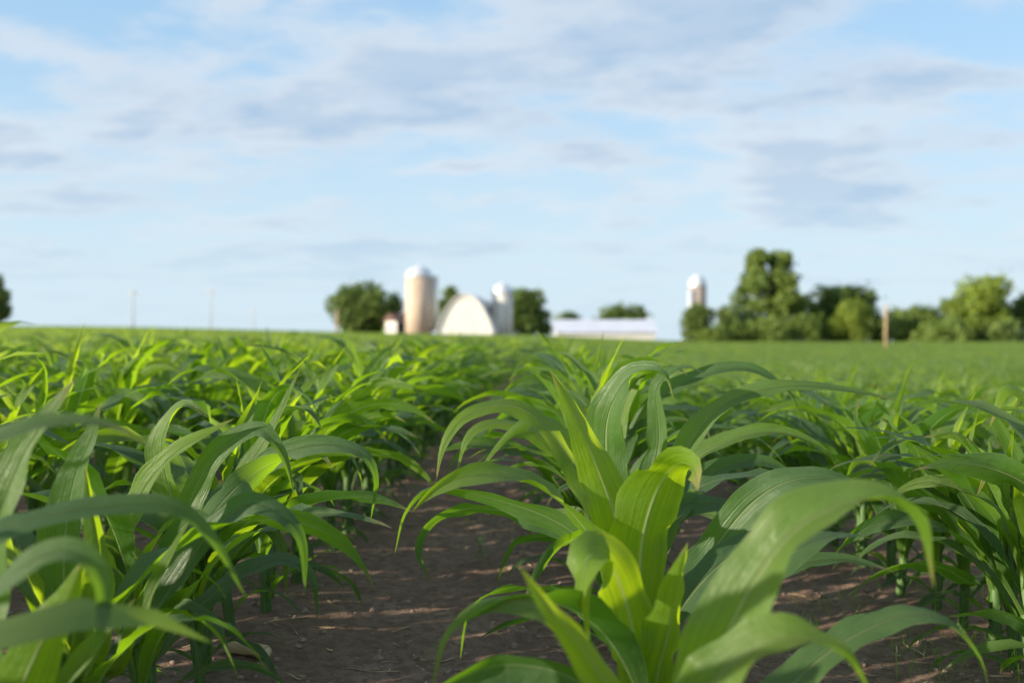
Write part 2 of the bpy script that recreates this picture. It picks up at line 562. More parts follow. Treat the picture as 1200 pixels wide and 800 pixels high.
def hero_leaf(spec, rng):
    """spec: pts [(px,py,d)], W metres, roll [deg ...] 0 = edge towards the lens, 90 = face towards it"""
    pts = np.array([P(*p) for p in spec['p']])
    n = 44
    C = catmull(pts, n)
    T = np.gradient(C, axis=0)
    T /= np.linalg.norm(T, axis=1, keepdims=True)
    roll = np.radians(np.interp(np.linspace(0, 1, n), np.linspace(0, 1, len(spec['r'])), spec['r']))
    E = FWD[None] - T * (T @ FWD)[:, None]
    E /= np.linalg.norm(E, axis=1, keepdims=True)
    Sx = np.cross(T, E)
    S = E * np.cos(roll)[:, None] + Sx * np.sin(roll)[:, None]
    return blade(C, S, spec['W'], rng, nac=10, fold0=spec.get('f0', 50), fold1=spec.get('f1', 12), ruf=spec.get('ruf', .11), base=spec.get('base', .6),
                 peak=spec.get('peak', .42), tip=spec.get('tip', 1.7), t=spec.get('t', rng.uniform(.3, .8)))


def L(p, W, r, **k):
    return dict(p=p, W=W, r=r, **k)


HEROES = [
    # (row, y, label, leaf specs, procedural extra leaves)
    (0, 0.98, 'nearest corn plant, blurred, with a broad leaf arching over to the right', [
        L([(815, 1010, 1.02), (815, 860, 1.0), (858, 730, .98), (925, 628, .97), (1010, 585, .96), (1068, 605, .95), (1095, 690, .95)], .080, [68, 66, 60, 48, 32, 16, 4], f1=30, t=.62, peak=.45, base=.7, tip=1.9),
        L([(800, 1010, 1.0), (800, 880, .96), (845, 790, .94), (915, 748, .92), (985, 765, .91), (1035, 840, .90)], .066, [70, 60, 48, 30, 15, 5], f1=15, t=.75),
        L([(775, 1000, 1.02), (740, 860, .99), (690, 770, .97), (645, 715, .95), (608, 662, .94)], .040, [-40, -55, -60, -60], f1=24, t=1.0, base=.8, tip=2.0),
        L([(790, 1010, 1.08), (745, 860, 1.1), (690, 765, 1.1), (630, 712, 1.1), (565, 705, 1.1), (520, 745, 1.09), (502, 830, 1.08)], .042, [-50, -40, -35, -30, -25, -20, -10], f1=16, t=.85),
        L([(800, 1010, 1.05), (750, 880, 1.1), (680, 800, 1.14), (600, 778, 1.16), (530, 800, 1.15), (470, 850, 1.14)], .05, [60, 60, 65, 70, 60], f1=12, t=.1),
        L([(830, 1010, 1.08), (880, 880, 1.14), (940, 790, 1.18), (1020, 735, 1.2), (1090, 720, 1.2), (1145, 765, 1.18), (1165, 840, 1.16)], .05, [40, 50, 40, 30, 25, 20], f1=12, t=.4),
    ], 0),
    (0, 1.27, 'sharp corn plant whose leaf folds over leftwards just behind the nearest blurred plant', [
        L([(765, 900, 1.30), (752, 800, 1.28), (735, 710, 1.25), (712, 658, 1.22), (688, 655, 1.18), (684, 720, 1.14), (690, 790, 1.13)], .072, [-85, -85, -78, -60, -35, -10, 0], f1=8, t=.9, peak=.55, tip=2.2, base=.6),
        L([(768, 900, 1.30), (768, 810, 1.27), (785, 735, 1.24), (798, 670, 1.22), (806, 635, 1.21)], .064, [-80, -75, -65, -55], f1=26, t=1.0, base=.75, peak=.45, tip=2.0),
        L([(760, 900, 1.32), (740, 800, 1.36), (700, 725, 1.40), (650, 690, 1.43), (590, 690, 1.45), (550, 715, 1.44), (538, 780, 1.43)], .045, [40, 35, 30, 30, 25, 20, 10], f1=12, t=.25),
        L([(775, 900, 1.34), (810, 790, 1.38), (860, 705, 1.42), (920, 668, 1.44), (985, 655, 1.45), (1050, 670, 1.44)], .048, [40, 30, 20, 30, 40, 30], f1=12, t=.3),
    ], 4),
    (0, 1.50, 'tall sharp corn plant with one broad upright glowing leaf and a yellow green spear', [
        L([(752, 800, 1.55), (750, 710, 1.52), (752, 640, 1.50), (768, 580, 1.47), (792, 545, 1.43), (812, 548, 1.38), (818, 575, 1.36)], .100, [-88, -86, -84, -80, -72, -50, -30], f1=10, t=.95, peak=.58, tip=2.6, base=.45),
        L([(748, 800, 1.56), (738, 690, 1.55), (722, 610, 1.54), (695, 535, 1.53), (668, 475, 1.52), (645, 432, 1.51)], .088, [-74, -74, -72, -68, -64], f1=20, t=1.0, base=.6, peak=.4, tip=1.6),
        L([(745, 800, 1.57), (720, 700, 1.60), (690, 640, 1.62), (640, 605, 1.63), (570, 582, 1.64), (505, 570, 1.64), (474, 600, 1.63), (461, 655, 1.62)], .046, [40, 35, 45, 60, 50, 30, 20, 10], f1=14, t=.35, peak=.45),
        L([(760, 800, 1.56), (785, 705, 1.60), (830, 650, 1.62), (880, 590, 1.60), (930, 562, 1.58), (990, 565, 1.57), (1040, 590, 1.56)], .060, [40, 20, 35, 70, 60, 45, 30], f1=10, t=.35, peak=.6),
        L([(748, 800, 1.56), (742, 720, 1.60), (715, 665, 1.62), (690, 620, 1.63), (682, 596, 1.63)], .064, [75, 75, 80, 95], f1=18, t=.2, peak=.5),
    ], 4),
    (0, 1.74, 'sharp corn plant with a tall grey green leaf bending over beside a pale midrib spear', [
        L([(738, 740, 1.80), (725, 640, 1.79), (712, 560, 1.78), (712, 490, 1.76), (738, 442, 1.73), (775, 438, 1.69), (790, 470, 1.66)], .076, [80, 82, 84, 76, 55, 25, 10], f1=12, t=.35, peak=.5, tip=2.2),
        L([(740, 740, 1.80), (742, 640, 1.79), (737, 560, 1.78), (724, 478, 1.77)], .070, [-35, -30, -45, -50], f1=34, t=.9, peak=.35, tip=1.3),
        L([(732, 740, 1.82), (712, 640, 1.84), (680, 555, 1.86), (635, 495, 1.87), (592, 474, 1.87), (545, 488, 1.86), (520, 520, 1.85), (510, 568, 1.84)], .056, [-60, -55, -48, -42, -38, -45, -60, -40], f1=14, t=.85),
        L([(735, 740, 1.82), (705, 660, 1.86), (660, 620, 1.88), (600, 600, 1.89), (545, 596, 1.89), (505, 612, 1.88), (490, 645, 1.87), (505, 682, 1.86)], .05, [50, 50, 60, 70, 45, 30, 60, 60], f1=12, t=.1, ruf=.16),
        L([(748, 740, 1.80), (770, 640, 1.80), (792, 560, 1.80), (820, 500, 1.80), (862, 466, 1.80), (930, 452, 1.79), (1000, 458, 1.78), (1055, 470, 1.77)], .052, [60, 58, 50, 42, 45, 50, 45, 40], f1=18, t=.65, peak=.38, tip=1.5),
        L([(745, 740, 1.80), (760, 650, 1.83), (790, 600, 1.85), (830, 590, 1.86), (880, 600, 1.86), (905, 620, 1.86)], .055, [60, 60, 50, 40], f1=12, t=.1),
    ], 4),
    (0, 1.98, 'sharp corn plant with a twin arch of leaves over the path', [
        L([(728, 700, 2.03), (715, 610, 2.04), (680, 555, 2.05), (630, 508, 2.05), (580, 495, 2.05), (548, 512, 2.04), (533, 565, 2.03)], .050, [-60, -55, -48, -42, -38, -45, -40], f1=14, t=.85),
        L([(730, 700, 2.03), (705, 600, 2.0), (670, 520, 1.98), (632, 490, 1.96), (595, 510, 1.95), (555, 560, 1.95)], .042, [-60, -50, -50, -60, -70], f1=22, t=.8),
        L([(738, 700, 2.03), (762, 610, 2.02), (800, 550, 2.0), (850, 518, 1.99), (905, 506, 1.98), (955, 520, 1.97), (990, 553, 1.96)], .048, [60, 50, 40, 38, 45, 50, 40], f1=24, t=.6),
        L([(735, 700, 2.04), (752, 600, 2.04), (772, 520, 2.04), (770, 455, 2.03), (800, 430, 2.02), (830, 440, 2.0)], .055, [85, 80, 70, 60, 40, 20], f1=14, t=.4),
        L([(735, 700, 2.04), (780, 600, 2.08), (830, 555, 2.1), (890, 540, 2.1), (945, 565, 2.1)], .055, [50, 40, 50, 60, 50], f1=12, t=.02),
        L([(732, 700, 2.04), (690, 640, 2.1), (640, 628, 2.12), (600, 640, 2.12), (580, 690, 2.11)], .04, [50, 50, 40, 30], f1=12, t=.1),
    ], 4),
    (0, 2.24, 'corn plant with a narrow pointed leaf reaching up right above the middle row', [
        L([(722, 650, 2.30), (722, 560, 2.30), (728, 490, 2.30), (748, 440, 2.29), (780, 418, 2.28), (808, 394, 2.27)], .050, [60, 60, 55, 60, 65], f1=26, t=.75, peak=.5),
        L([(722, 650, 2.30), (730, 560, 2.32), (760, 480, 2.32), (820, 440, 2.31), (880, 432, 2.3), (925, 460, 2.28), (940, 500, 2.27)], .046, [60, 50, 40, 45, 50, 40], f1=12, t=.25),
        L([(722, 650, 2.30), (700, 560, 2.32), (660, 490, 2.33), (600, 470, 2.34), (560, 490, 2.33)], .05, [60, 50, 40, 40], f1=14, t=.4),
    ], 5),
    # left border row
    (-1, 0.82, 'blurred corn plant at the left edge with a long drooping leaf crossing in front', [
        L([(-230, 1100, .86), (-150, 800, .88), (-60, 560, .88), (20, 505, .88), (80, 492, .88), (135, 500, .88), (180, 525, .88)], .038, [60, 60, 50, 45, 45, 50, 40], f1=12, t=.2),
        L([(-230, 1100, .90), (-120, 800, .95), (-40, 650, .98), (40, 608, 1.0), (120, 594, 1.02), (200, 592, 1.04), (245, 625, 1.05), (290, 702, 1.06)], .044, [50, 45, 40, 40, 35, 40, 50, 45], f1=12, t=.2, tip=1.6),
        L([(-210, 1100, .86), (-100, 860, .86), (-30, 720, .86), (40, 655, .86), (95, 648, .86), (122, 690, .86), (112, 760, .86), (95, 800, .86)], .036, [50, 45, 35, 30, 30, 50, 60, 60], f1=12, t=.3),
    ], 0),
    (-1, 1.05, 'corn plant at the left edge with a wide upright leaf tapering towards upper right', [
        L([(-20, 1000, 1.10), (-20, 800, 1.10), (-8, 640, 1.10), (22, 545, 1.10), (55, 490, 1.10), (92, 440, 1.10)], .072, [75, 75, 75, 70, 66], f1=16, t=.5, peak=.5),
        L([(-20, 1000, 1.10), (10, 850, 1.08), (45, 760, 1.06), (80, 700, 1.05), (100, 650, 1.04)], .07, [-80, -75, -70, -60], f1=20, t=.8),
        L([(-20, 1000, 1.12), (40, 860, 1.12), (85, 790, 1.12), (130, 735, 1.12), (160, 700, 1.11)], .045, [60, 60, 55, 50], f1=24, t=.7),
    ], 2),
    (-1, 1.30, 'corn plant near lower left with a broad grey green leaf standing upright', [
        L([(80, 900, 1.34), (80, 780, 1.34), (75, 660, 1.34), (85, 570, 1.33), (108, 510, 1.32), (118, 470, 1.31)], .064, [80, 84, 86, 80, 70], f1=14, t=.3, peak=.55),
        L([(85, 900, 1.34), (105, 780, 1.33), (118, 680, 1.32), (108, 600, 1.31), (100, 545, 1.30)], .06, [-60, -55, -45, -40], f1=30, t=.8, peak=.4, tip=1.4),
        L([(85, 900, 1.34), (150, 760, 1.34), (180, 690, 1.33), (205, 640, 1.32), (228, 600, 1.31)], .03, [60, 60, 60], f1=20, t=.8),
        L([(85, 900, 1.35), (140, 780, 1.38), (200, 690, 1.40), (250, 620, 1.41), (300, 590, 1.4), (350, 625, 1.4), (358, 700, 1.4)], .05, [50, 40, 40, 50, 60, 50, 40], f1=12, t=.15),
    ], 6),
    (-1, 1.54, 'corn plant near lower left with a pale sunlit flap of leaf', [
        L([(165, 840, 1.58), (150, 740, 1.58), (140, 650, 1.58), (165, 580, 1.57), (205, 530, 1.56), (250, 505, 1.55), (275, 490, 1.54)], .060, [80, 78, 70, 58, 50, 50], f1=20, t=.8, peak=.45),
        L([(170, 840, 1.58), (180, 740, 1.56), (205, 650, 1.54), (240, 610, 1.52), (215, 640, 1.47), (150, 690, 1.45)], .07, [70, 60, 70, 90, 100, 110], f1=8, t=.3),
        L([(170, 840, 1.58), (190, 720, 1.58), (215, 610, 1.58), (250, 535, 1.57), (300, 502, 1.56), (330, 530, 1.55), (345, 580, 1.54)], .052, [60, 50, 45, 60, 75, 60, 40], f1=12, t=.35),
        L([(170, 840, 1.6), (210, 740, 1.62), (270, 680, 1.64), (330, 655, 1.65), (365, 680, 1.65), (372, 730, 1.64)], .045, [50, 40, 40, 35, 30, 20], f1=12, t=.1),
    ], 6),
    (-1, 1.80, 'corn plant left of the path with a long level leaf whose tip drops', [
        L([(232, 780, 1.84), (240, 690, 1.84), (262, 600, 1.83), (310, 545, 1.82), (365, 522, 1.81), (420, 528, 1.80), (440, 560, 1.79), (434, 612, 1.79)], .048, [60, 55, 45, 55, 70, 60, 40, 30], f1=10, t=.25, peak=.5),
        L([(230, 780, 1.84), (240, 700, 1.84), (262, 640, 1.84), (300, 612, 1.83), (330, 640, 1.82), (336, 700, 1.81)], .04, [60, 55, 50, 40], f1=14, t=.6),
        L([(230, 780, 1.84), (245, 680, 1.85), (280, 570, 1.86), (320, 500, 1.86), (355, 425, 1.86)], .052, [60, 60, 60, 55], f1=26, t=.7, tip=1.4),
        L([(230, 780, 1.84), (220, 690, 1.84), (205, 600, 1.84), (190, 520, 1.84), (215, 475, 1.82), (245, 490, 1.8)], .066, [85, 82, 80, 70, 40, 20], f1=14, t=.7, peak=.55, tip=2.2),
    ], 6),
    # right row
    (1, 1.62, 'corn plant at the lower right edge sending two low leaves in from outside', [
        L([(1285, 850, 1.66), (1250, 790, 1.66), (1215, 742, 1.66), (1165, 718, 1.65), (1107, 722, 1.64)], .036, [60, 50, 60, 60, 50], f1=14, t=.2),
        L([(1285, 850, 1.66), (1265, 740, 1.66), (1225, 640, 1.66), (1190, 560, 1.65), (1165, 540, 1.64), (1145, 580, 1.63)], .062, [-80, -80, -76, -60, -40, -30], f1=14, t=.9, peak=.5),
        L([(1285, 850, 1.66), (1270, 740, 1.66), (1250, 600, 1.66), (1215, 500, 1.66), (1192, 452, 1.65)], .05, [-60, -60, -60, -60], f1=22, t=.9),
    ], 6),
    (1, 2.02, 'corn plant at the right edge with wide leaves rising past a long leaf slung leftwards', [
        L([(1165, 740, 2.06), (1168, 690, 2.05), (1150, 640, 2.03), (1112, 598, 2.01), (1065, 570, 1.99), (1028, 530, 1.97), (1003, 490, 1.96), (1010, 466, 1.95)], .052, [60, 55, 50, 45, 50, 55, 60, 60], f1=18, t=.2, peak=.35),
        L([(1170, 740, 2.08), (1180, 660, 2.08), (1172, 590, 2.07), (1150, 530, 2.06), (1120, 508, 2.05), (1080, 512, 2.04)], .072, [-80, -80, -74, -50, -40, -30], f1=16, t=.95, peak=.5),
        L([(1172, 740, 2.08), (1195, 650, 2.08), (1200, 560, 2.07), (1172, 500, 2.06), (1150, 460, 2.05)], .05, [60, 60, 55, 60], f1=20, t=.6),
        L([(1172, 740, 2.08), (1205, 640, 2.06), (1230, 560, 2.04), (1215, 480, 2.02), (1180, 455, 2.0), (1160, 500, 1.98)], .07, [-80, -80, -75, -55, -40, -30], f1=12, t=.95, peak=.5),
        L([(1165, 740, 2.08), (1130, 680, 2.0), (1080, 660, 1.95), (1030, 670, 1.92), (990, 700, 1.9)], .04, [50, 50, 45, 40], f1=12, t=.3),
    ], 6),
]

hrng = np.random.default_rng(5)
hero_spots = {}
for (k, yy, label, specs, extra) in HEROES:
    x = ROW0 + k * PITCHX
    root = empty('corn_plant', (x, yy, tz(x, yy)))
    tag(root, label, 'corn plant', 'corn plants ' + rowphrase(k))
    loc = np.array([x, yy, tz(x, yy)])
    # stalk rises to the mean leaf root
    zz = np.linspace(-.02, .17, 12)
    st = tube_np(np.stack([.003 * np.sin(zz * 20), 0 * zz, zz], 1), .0125 * np.clip(1 - (zz / .18).clip(0, 1)**4, .1, 1), 10)
    link_mesh('stalk', mesh_np('stalk', *st[:3], tint=np.full(len(st[0]), .6)), M_STALK, root)
    for i, sp in enumerate(specs):
        pts = [P(*p) for p in sp['p']]
        # root of the leaf is moved onto the stalk
        z0 = 0.10 + 0.16 * (i % 3) / 2
        V, F, U, t = hero_leaf(sp, hrng)
        Cn = V.reshape(44, -1, 3).copy()
        mid = Cn[:, Cn.shape[1] // 2]
        # lower fifth eases onto the stalk axis
        tgt = loc + np.array([0, 0, z0])
        s = np.linspace(0, 1, 44)
        e = np.clip(1 - s / 0.42, 0, 1)**2
        Cn += (tgt - mid[0])[None, None] * e[:, None, None]
        Cn = Cn.reshape(-1, 3) - loc
        link_mesh('leaf', mesh_np('leaf', Cn, F, U, np.full(len(V), t)), M_LEAF, root)
    bl, _ = plant_leaves(hrng, 26, 8, nl=9)
    for b in bl[:max(0, extra)]:
        link_mesh('leaf', mesh_np('leaf', *b[:3], tint=np.full(len(b[0]), b[3])), M_LEAF, root)
    hero_spots.setdefault(k, []).append(yy)

# ---------------------------------------------------------------- individual plants
rng = np.random.default_rng(3)
cands = []          # (depth, k, x, y)
outside = []        # near plants out of frame: part of the standing field
YF = 9.6
for k in range(-14, 15):
    x0 = ROW0 + k * PITCHX
    y = 0.3 + rng.uniform(0, 0.2)
    hs = hero_spots.get(k, [])
    lo, hi = (min(hs) - 0.2, max(hs) + 0.2) if hs else (9, -9)
    while y < YF:
        xx, yv = x0 + rng.normal(0, 0.018), y
        y += rng.uniform(0.105, 0.165)
        if lo < yv < hi:
            if k == 0 and yv < 1.95 or min(abs(yv - h) for h in hs) < 0.07:
                continue
        if k in (-1, 0, 1) and yv < (lo if hs else 0):
            continue
        px, py, d = project((xx, yv, 0.35 + tz(xx, yv)))
        margin = 110 if d < 3 else 40
        if d > 0.75 and -margin < px < 1200 + margin:
            # the nearest stray plants beside the lens would cover the view
            if d < 1.25 and k in (0, -1):
                continue
            cands.append((d, k, xx, yv))
        elif yv > 0.3 or abs(k) > 1:
            outside.append((xx, yv))
cands.sort()
N_IND = 300 - len(HEROES)
rest = cands[N_IND:]
cands = cands[:N_IND]
PART_D = 4.3
count, count_y = {}, {}
for (d, k, x, y) in sorted(cands, key=lambda c: (c[1], c[3])):
    if d < PART_D:
        count[k] = count.get(k, 0) + 1 + sum(1 for h in hero_spots.get(k, []) if count_y.get(k, -9) < h < y)
        count_y[k] = y
    rz = rng.choice([0, PI]) + rng.normal(0, 0.45)
    sc = rng.uniform(0.88, 1.08) * (1.0 - 0.11 * (k == 1) - 0.15 * (k > 1) - 0.01 * (k < 0))
    hs = hero_spots.get(k, [9])
    if k in (0, -1) and min(hs) < y < max(hs):
        sc *= 0.74
    loc = (x, y, tz(x, y) - 0.004)
    tilt = (rng.normal(0, 0.05), rng.normal(0, 0.06), rz)
    if d < PART_D:
        i = int(rng.integers(N_VAR))
        leaves, stalk = VAR_PARTS[i]
        root = empty('corn_plant', loc)
        root.rotation_euler = tilt
        root.scale = (sc, sc, sc)
        link_mesh('stalk', stalk, M_STALK, root)
        for me in leaves:
            link_mesh('leaf', me, M_LEAF, root)
        tag(root, 'corn plant, %s from front %s' % (ORD[count[k]], rowphrase(k)), 'corn plant', 'corn plants ' + rowphrase(k))
    else:
        o = link_mesh('corn_plant', VAR_WHOLE[int(rng.integers(len(VAR_WHOLE)))])
        o.location = loc
        o.rotation_euler = tilt
        o.scale = (sc, sc, sc)
        tag(o, 'small soft far corn plant ' + rowphrase(k), 'corn plant', 'farther corn plants ' + rowphrase(k))

# ---------------------------------------------------------------- the standing field beyond (uncountable)
frng = np.random.default_rng(8)


def low_var(nl, seg, nac, wmul):
    bl, st = plant_leaves(frng, seg, nac, nl=nl, simple=True)
    out = []
    for V, F, U, t in bl:
        if wmul != 1:
            W3 = V.reshape(seg, nac + 1, 3)
            c = W3.mean(1, keepdims=True)
            V = (c + (W3 - c) * wmul).reshape(-1, 3)
        out.append((V, F, U, t))
    return merge(out)


LOD_A = [low_var(10, 9, 2, 1.1) for _ in range(8)]
LOD_B = [low_var(8, 5, 1, 1.5) for _ in range(8)]
LOD_C = [low_var(6, 4, 1, 2.0) for _ in range(6)]


def place_many(pts, lods, smul=1.0):
    pts = np.array(pts)
    n = len(pts)
    zz = terrain(pts[:, 0], pts[:, 1])
    which = frng.integers(0, len(lods), n)
    parts = []
    for w, (V, F, U, T) in enumerate(lods):
        sel = np.where(which == w)[0]
        if not len(sel):
            continue
        m = len(sel)
        a = frng.choice([0, PI], m) + frng.normal(0, 0.5, m)
        s = frng.uniform(0.85, 1.12, m) * smul
        ca, sa = np.cos(a), np.sin(a)
        X = (V[None, :, 0] * ca[:, None] - V[None, :, 1] * sa[:, None]) * s[:, None] + pts[sel, 0][:, None]
        Y = (V[None, :, 0] * sa[:, None] + V[None, :, 1] * ca[:, None]) * s[:, None] + pts[sel, 1][:, None]
        Z = V[None, :, 2] * s[:, None] + zz[sel][:, None]
        VV = np.stack([X, Y, Z], -1).reshape(-1, 3)
        FF = (F[None] + (np.arange(m) * len(V))[:, None, None]).reshape(-1, 4)
        UU = np.tile(U, (m, 1))
        patch = 0.12 * np.sin(pts[sel, 0] * 0.11 + 1) * np.cos(pts[sel, 1] * 0.05)
        TT = np.clip(np.tile(T, (m, 1)) + frng.normal(0, 0.16, m)[:, None] + patch[:, None] + 0.20, 0, 1).reshape(-1)
        parts.append((VV, FF, UU, TT))
    return merge(parts)


def row_points(y0, y1, step, half_l, half_r, margin):
    out = []
    for k in range(-int((half_l * y1 + margin) / PITCHX) - 1, int((half_r * y1 + margin) / PITCHX) + 2):
        x = ROW0 + k * PITCHX
        # y range where the row lies within the wedge
        ymin = max(y0, (abs(x) - margin) / (half_l if x < 0 else half_r))
        if ymin >= y1:
            continue
        ys = np.arange(ymin, y1, step)
        ys = ys + frng.uniform(-0.3, 0.3, len(ys)) * step
        out.append(np.stack([np.full(len(ys), x) + frng.normal(0, 0.03, len(ys)), ys], 1))
    return np.concatenate(out)


maxd = cands and max(c[0] for c in cands)
A_pts = [(x, y) for (d, k, x, y) in rest] + outside
A = place_many(np.array(A_pts), LOD_A)
A2 = place_many(row_points(YF, 24, 0.155, .58, .54, 2.5), LOD_A)
B = place_many(row_points(24, 62, 0.2, .58, .54, 3), LOD_B)
Cc = place_many(row_points(62, 246, 0.55, .57, .53, 5), LOD_C, 1.0)
Dd = place_many(row_points(246, 340, 1.3, .57, .53, 5), LOD_C, 1.15)
V, F, U, T = merge([A, A2, B, Cc, Dd])
o = link_mesh('corn_field', mesh_np('corn_field', V, F, U, T), M_FIELD)
tag(o, 'dense green carpet of corn stretching from the near rows to the farmstead', 'corn field', kind='stuff')
print('field faces', len(F), 'individuals', len(cands), 'max depth', maxd, 'rest', len(rest), 'outside', len(outside))

# ---------------------------------------------------------------- ground
def axis(segs):
    out = [segs[0][0]]
    for a, b, st in segs:
        n = max(1, int(round((b - a) / st)))
        out += list(np.linspace(a, b, n + 1)[1:])
    return np.array(out)


gx = [s for s in np.geomspace(3.2, 3000, 40)]
xs = np.concatenate([-np.array(gx)[::-1], axis([(-3.2, -1.5, 0.06), (-1.5, 2.0, 0.014), (2.0, 3.2, 0.06)])[1:-1], np.array(gx)])
ys = np.concatenate([-np.geomspace(3000, 1.0, 14), axis([(-0.5, 1.3, 0.1), (1.3, 4.2, 0.014), (4.2, 10, 0.05), (10, 30, 0.5)]), np.geomspace(31, 3200, 70)])
X, Y = np.meshgrid(xs, ys)
Z = terrain(X, Y)
fine = np.zeros_like(X)
for i in range(X.shape[0]):
    if not (0.5 < ys[i] < 10.2):
        continue
    for j in range(X.shape[1]):
        x, y = X[i, j], Y[i, j]
        if abs(x) > 3.2:
            continue
        v = Vector((x * 3.1, y * 3.1, 0))
        f = 0.014 * noise.noise(v) + 0.006 * noise.noise(v * 3.3) + 0.0045 * noise.noise(v * 9.1)
        c = noise.noise(v * 20)
        f += 0.005 * max(c, 0) + 0.0035 * noise.noise(v * 41)
        u = (x - ROW0) / PITCHX
        f += 0.010 * math.cos(2 * PI * u)
        fine[i, j] = f
Z = Z + fine
idx = np.arange(X.size).reshape(X.shape)
F = np.stack([idx[:-1, :-1], idx[:-1, 1:], idx[1:, 1:], idx[1:, :-1]], -1).reshape(-1, 4)
o = link_mesh('ground', mesh_np('ground', np.stack([X, Y, Z], -1).reshape(-1, 3), F), M_SOIL)
tag(o, 'reddish brown bare crumbly soil under and between the corn rows', 'soil', kind='structure')


def gz(x, y):
    v = Vector((x * 3.1, y * 3.1, 0))
    f = 0.014 * noise.noise(v) + 0.006 * noise.noise(v * 3.3) + 0.0045 * noise.noise(v * 9.1)
    return tz(x, y) + f + 0.010 * math.cos(2 * PI * (x - ROW0) / PITCHX)


# clods
crng = np.random.default_rng(21)
bm = bmesh.new()
bmesh.ops.create_icosphere(bm, subdivisions=1, radius=1)
ico = np.array([v.co[:] for v in bm.verts])
icf = np.array([[v.index for v in f.verts] for f in bm.faces])
bm.free()
Vs, Fs, off = [], [], 0
for i in range(6500):
    y = 1.25 + 5.5 * crng.uniform()**1.6
    x = crng.uniform(-1.3, 1.9) if y < 4 else crng.uniform(-2.5, 3)
    r = 0.0022 + 0.010 * crng.uniform()**4
    v = ico * (1 + crng.normal(0, .17, (len(ico), 1))) * r * np.array([crng.uniform(.7, 1.3), crng.uniform(.7, 1.3), crng.uniform(.4, .9)])
    Vs.append(v + np.array([x, y, gz(x, y) + r * .15]))
    Fs.append(icf + off)
    off += len(ico)
o = link_mesh('soil_clods', mesh_np('soil_clods', np.concatenate(Vs), np.concatenate(Fs)), M_CLOD)
tag(o, 'crumbs and small clods of dry soil scattered over the path', 'soil crumbs', kind='stuff')

# straw residue
Vs, Fs, Us, off = [], [], [], 0
for i in range(1500):
    y = 1.3 + 5.0 * crng.uniform()**1.4
    x = crng.uniform(-1.3, 1.9)
    ln = crng.uniform(0.012, 0.055) * (2.0 if crng.uniform() < .08 else 1)
    a = crng.uniform(0, PI)
    r = crng.uniform(0.0006, 0.0018)
    s = np.linspace(-.5, .5, 5)
    bend = crng.normal(0, .12)
    C = np.stack([x + ln * (s * math.cos(a) - bend * s * s * math.sin(a)), y + ln * (s * math.sin(a) + bend * s * s * math.cos(a)), np.zeros(5)], 1)
    for q in range(5):
        C[q, 2] = gz(C[q, 0], C[q, 1]) + r * 0.8 + 0.003 * abs(s[q]) * crng.uniform(0, 1.5)
    V_, F_, U_ = tube_np(C, np.full(5, r), 4)
    Vs.append(V_)
    Fs.append(F_ + off)
    off += len(V_)
o = link_mesh('straw_debris', mesh_np('straw_debris', np.concatenate(Vs), np.concatenate(Fs)), M_STRAW)
tag(o, 'bits of dry straw and root residue strewn on the soil', 'straw', kind='stuff')

# old stalk stub lying by the left row
x, y = -0.565, 1.87
root = empty('corn_stalk_stub', (x, y, gz(x, y) + 0.008), rad(-28))
tag(root, 'dry tan corn stalk stub from last year lying at the foot of the left row', 'stalk stub')
s = np.linspace(0, 1, 14)
C = np.stack([s * 0.10 - 0.05, 0.004 * np.sin(s * 3), 0.004 + 0.004 * s], 1)
R = 0.0125 * (1 + 0.07 * np.exp(-((s - .45) / .05)**2) + 0.015 * np.sin(s * 40))
V_, F_, U_ = tube_np(C, R, 14)
link_mesh('rind', mesh_np('rind', V_, F_, U_), simple_mat('dry_rind', (0.40, 0.29, 0.17), .7, .3, 30, bump=.4, bscale=90, stretch=(.2, 1, 1)), root)
s2 = np.linspace(0, 1, 4)
V_, F_, U_ = tube_np(np.stack([0.0475 + s2 * 0.0032, np.full(4, .0006), 0.008 + 0 * s2], 1), np.array([.0112, .0110, .006, .0004]), 14)
link_mesh('pith', mesh_np('pith', V_, F_, U_), simple_mat('pith', (0.58, 0.47, 0.33), .9, .15, 60), root)
for k in range(9):
    a = crng.uniform(-1.2, 1.2)
    c = np.linspace(0, 1, 6)[:, None]
    d = np.array([-math.cos(a), math.sin(a), -0.15])
    C = np.array([-0.048, 0.0, 0.0]) + c * d * crng.uniform(.02, .045) + np.array([0, 0, -0.006]) * c
    V_, F_, U_ = tube_np(C, np.linspace(.0012, .0004, 6), 5)
    link_mesh('root_fibre', mesh_np('root_fibre', V_, F_, U_), M_STRAW, root)


# seedlings and grasses
def mini_blade(x0, y0, z0, az, Ln, W, e0, drop, seg=8, t=.5):
    C, S, T = arc_line(z0, az, Ln, e0, drop, 1.4, seg, crng, x0=x0, y0=y0, lean=crng.normal())
    return blade(C, S, W, crng, nac=2, fold0=20, fold1=14, ruf=.02, base=.3, t=t)


M_WEED = leaf_material('weed_leaf', detail=False)


def seedling(px, py, label, n=6, h=.045, seed=0):
    d = 0.63 * FPX / (py - 388)
    p = P(px, py, d)
    root = empty('weed_seedling', (p[0], p[1], gz(p[0], p[1])))
    tag(root, label, 'weed')
    V_, F_, U_ = tube_np([(0, 0, -.004), (.002, 0, h * .5), (.001, .003, h)], [.0011, .0009, .0006], 6)
    link_mesh('stem', mesh_np('stem', V_, F_, U_, np.full(len(V_), .4)), M_WEED, root)
    for i in range(n):
        f = (i // 2 + 1) / (n // 2)
        b = mini_blade(0, 0, h * f, PI * i + f * 1.6 + crng.normal(0, .2), .034 * (1.2 - .4 * f), .014, rad(35), rad(60), t=.35)
        link_mesh('leaf', mesh_np('leaf', *b[:3], tint=np.full(len(b[0]), b[3])), M_WEED, root)


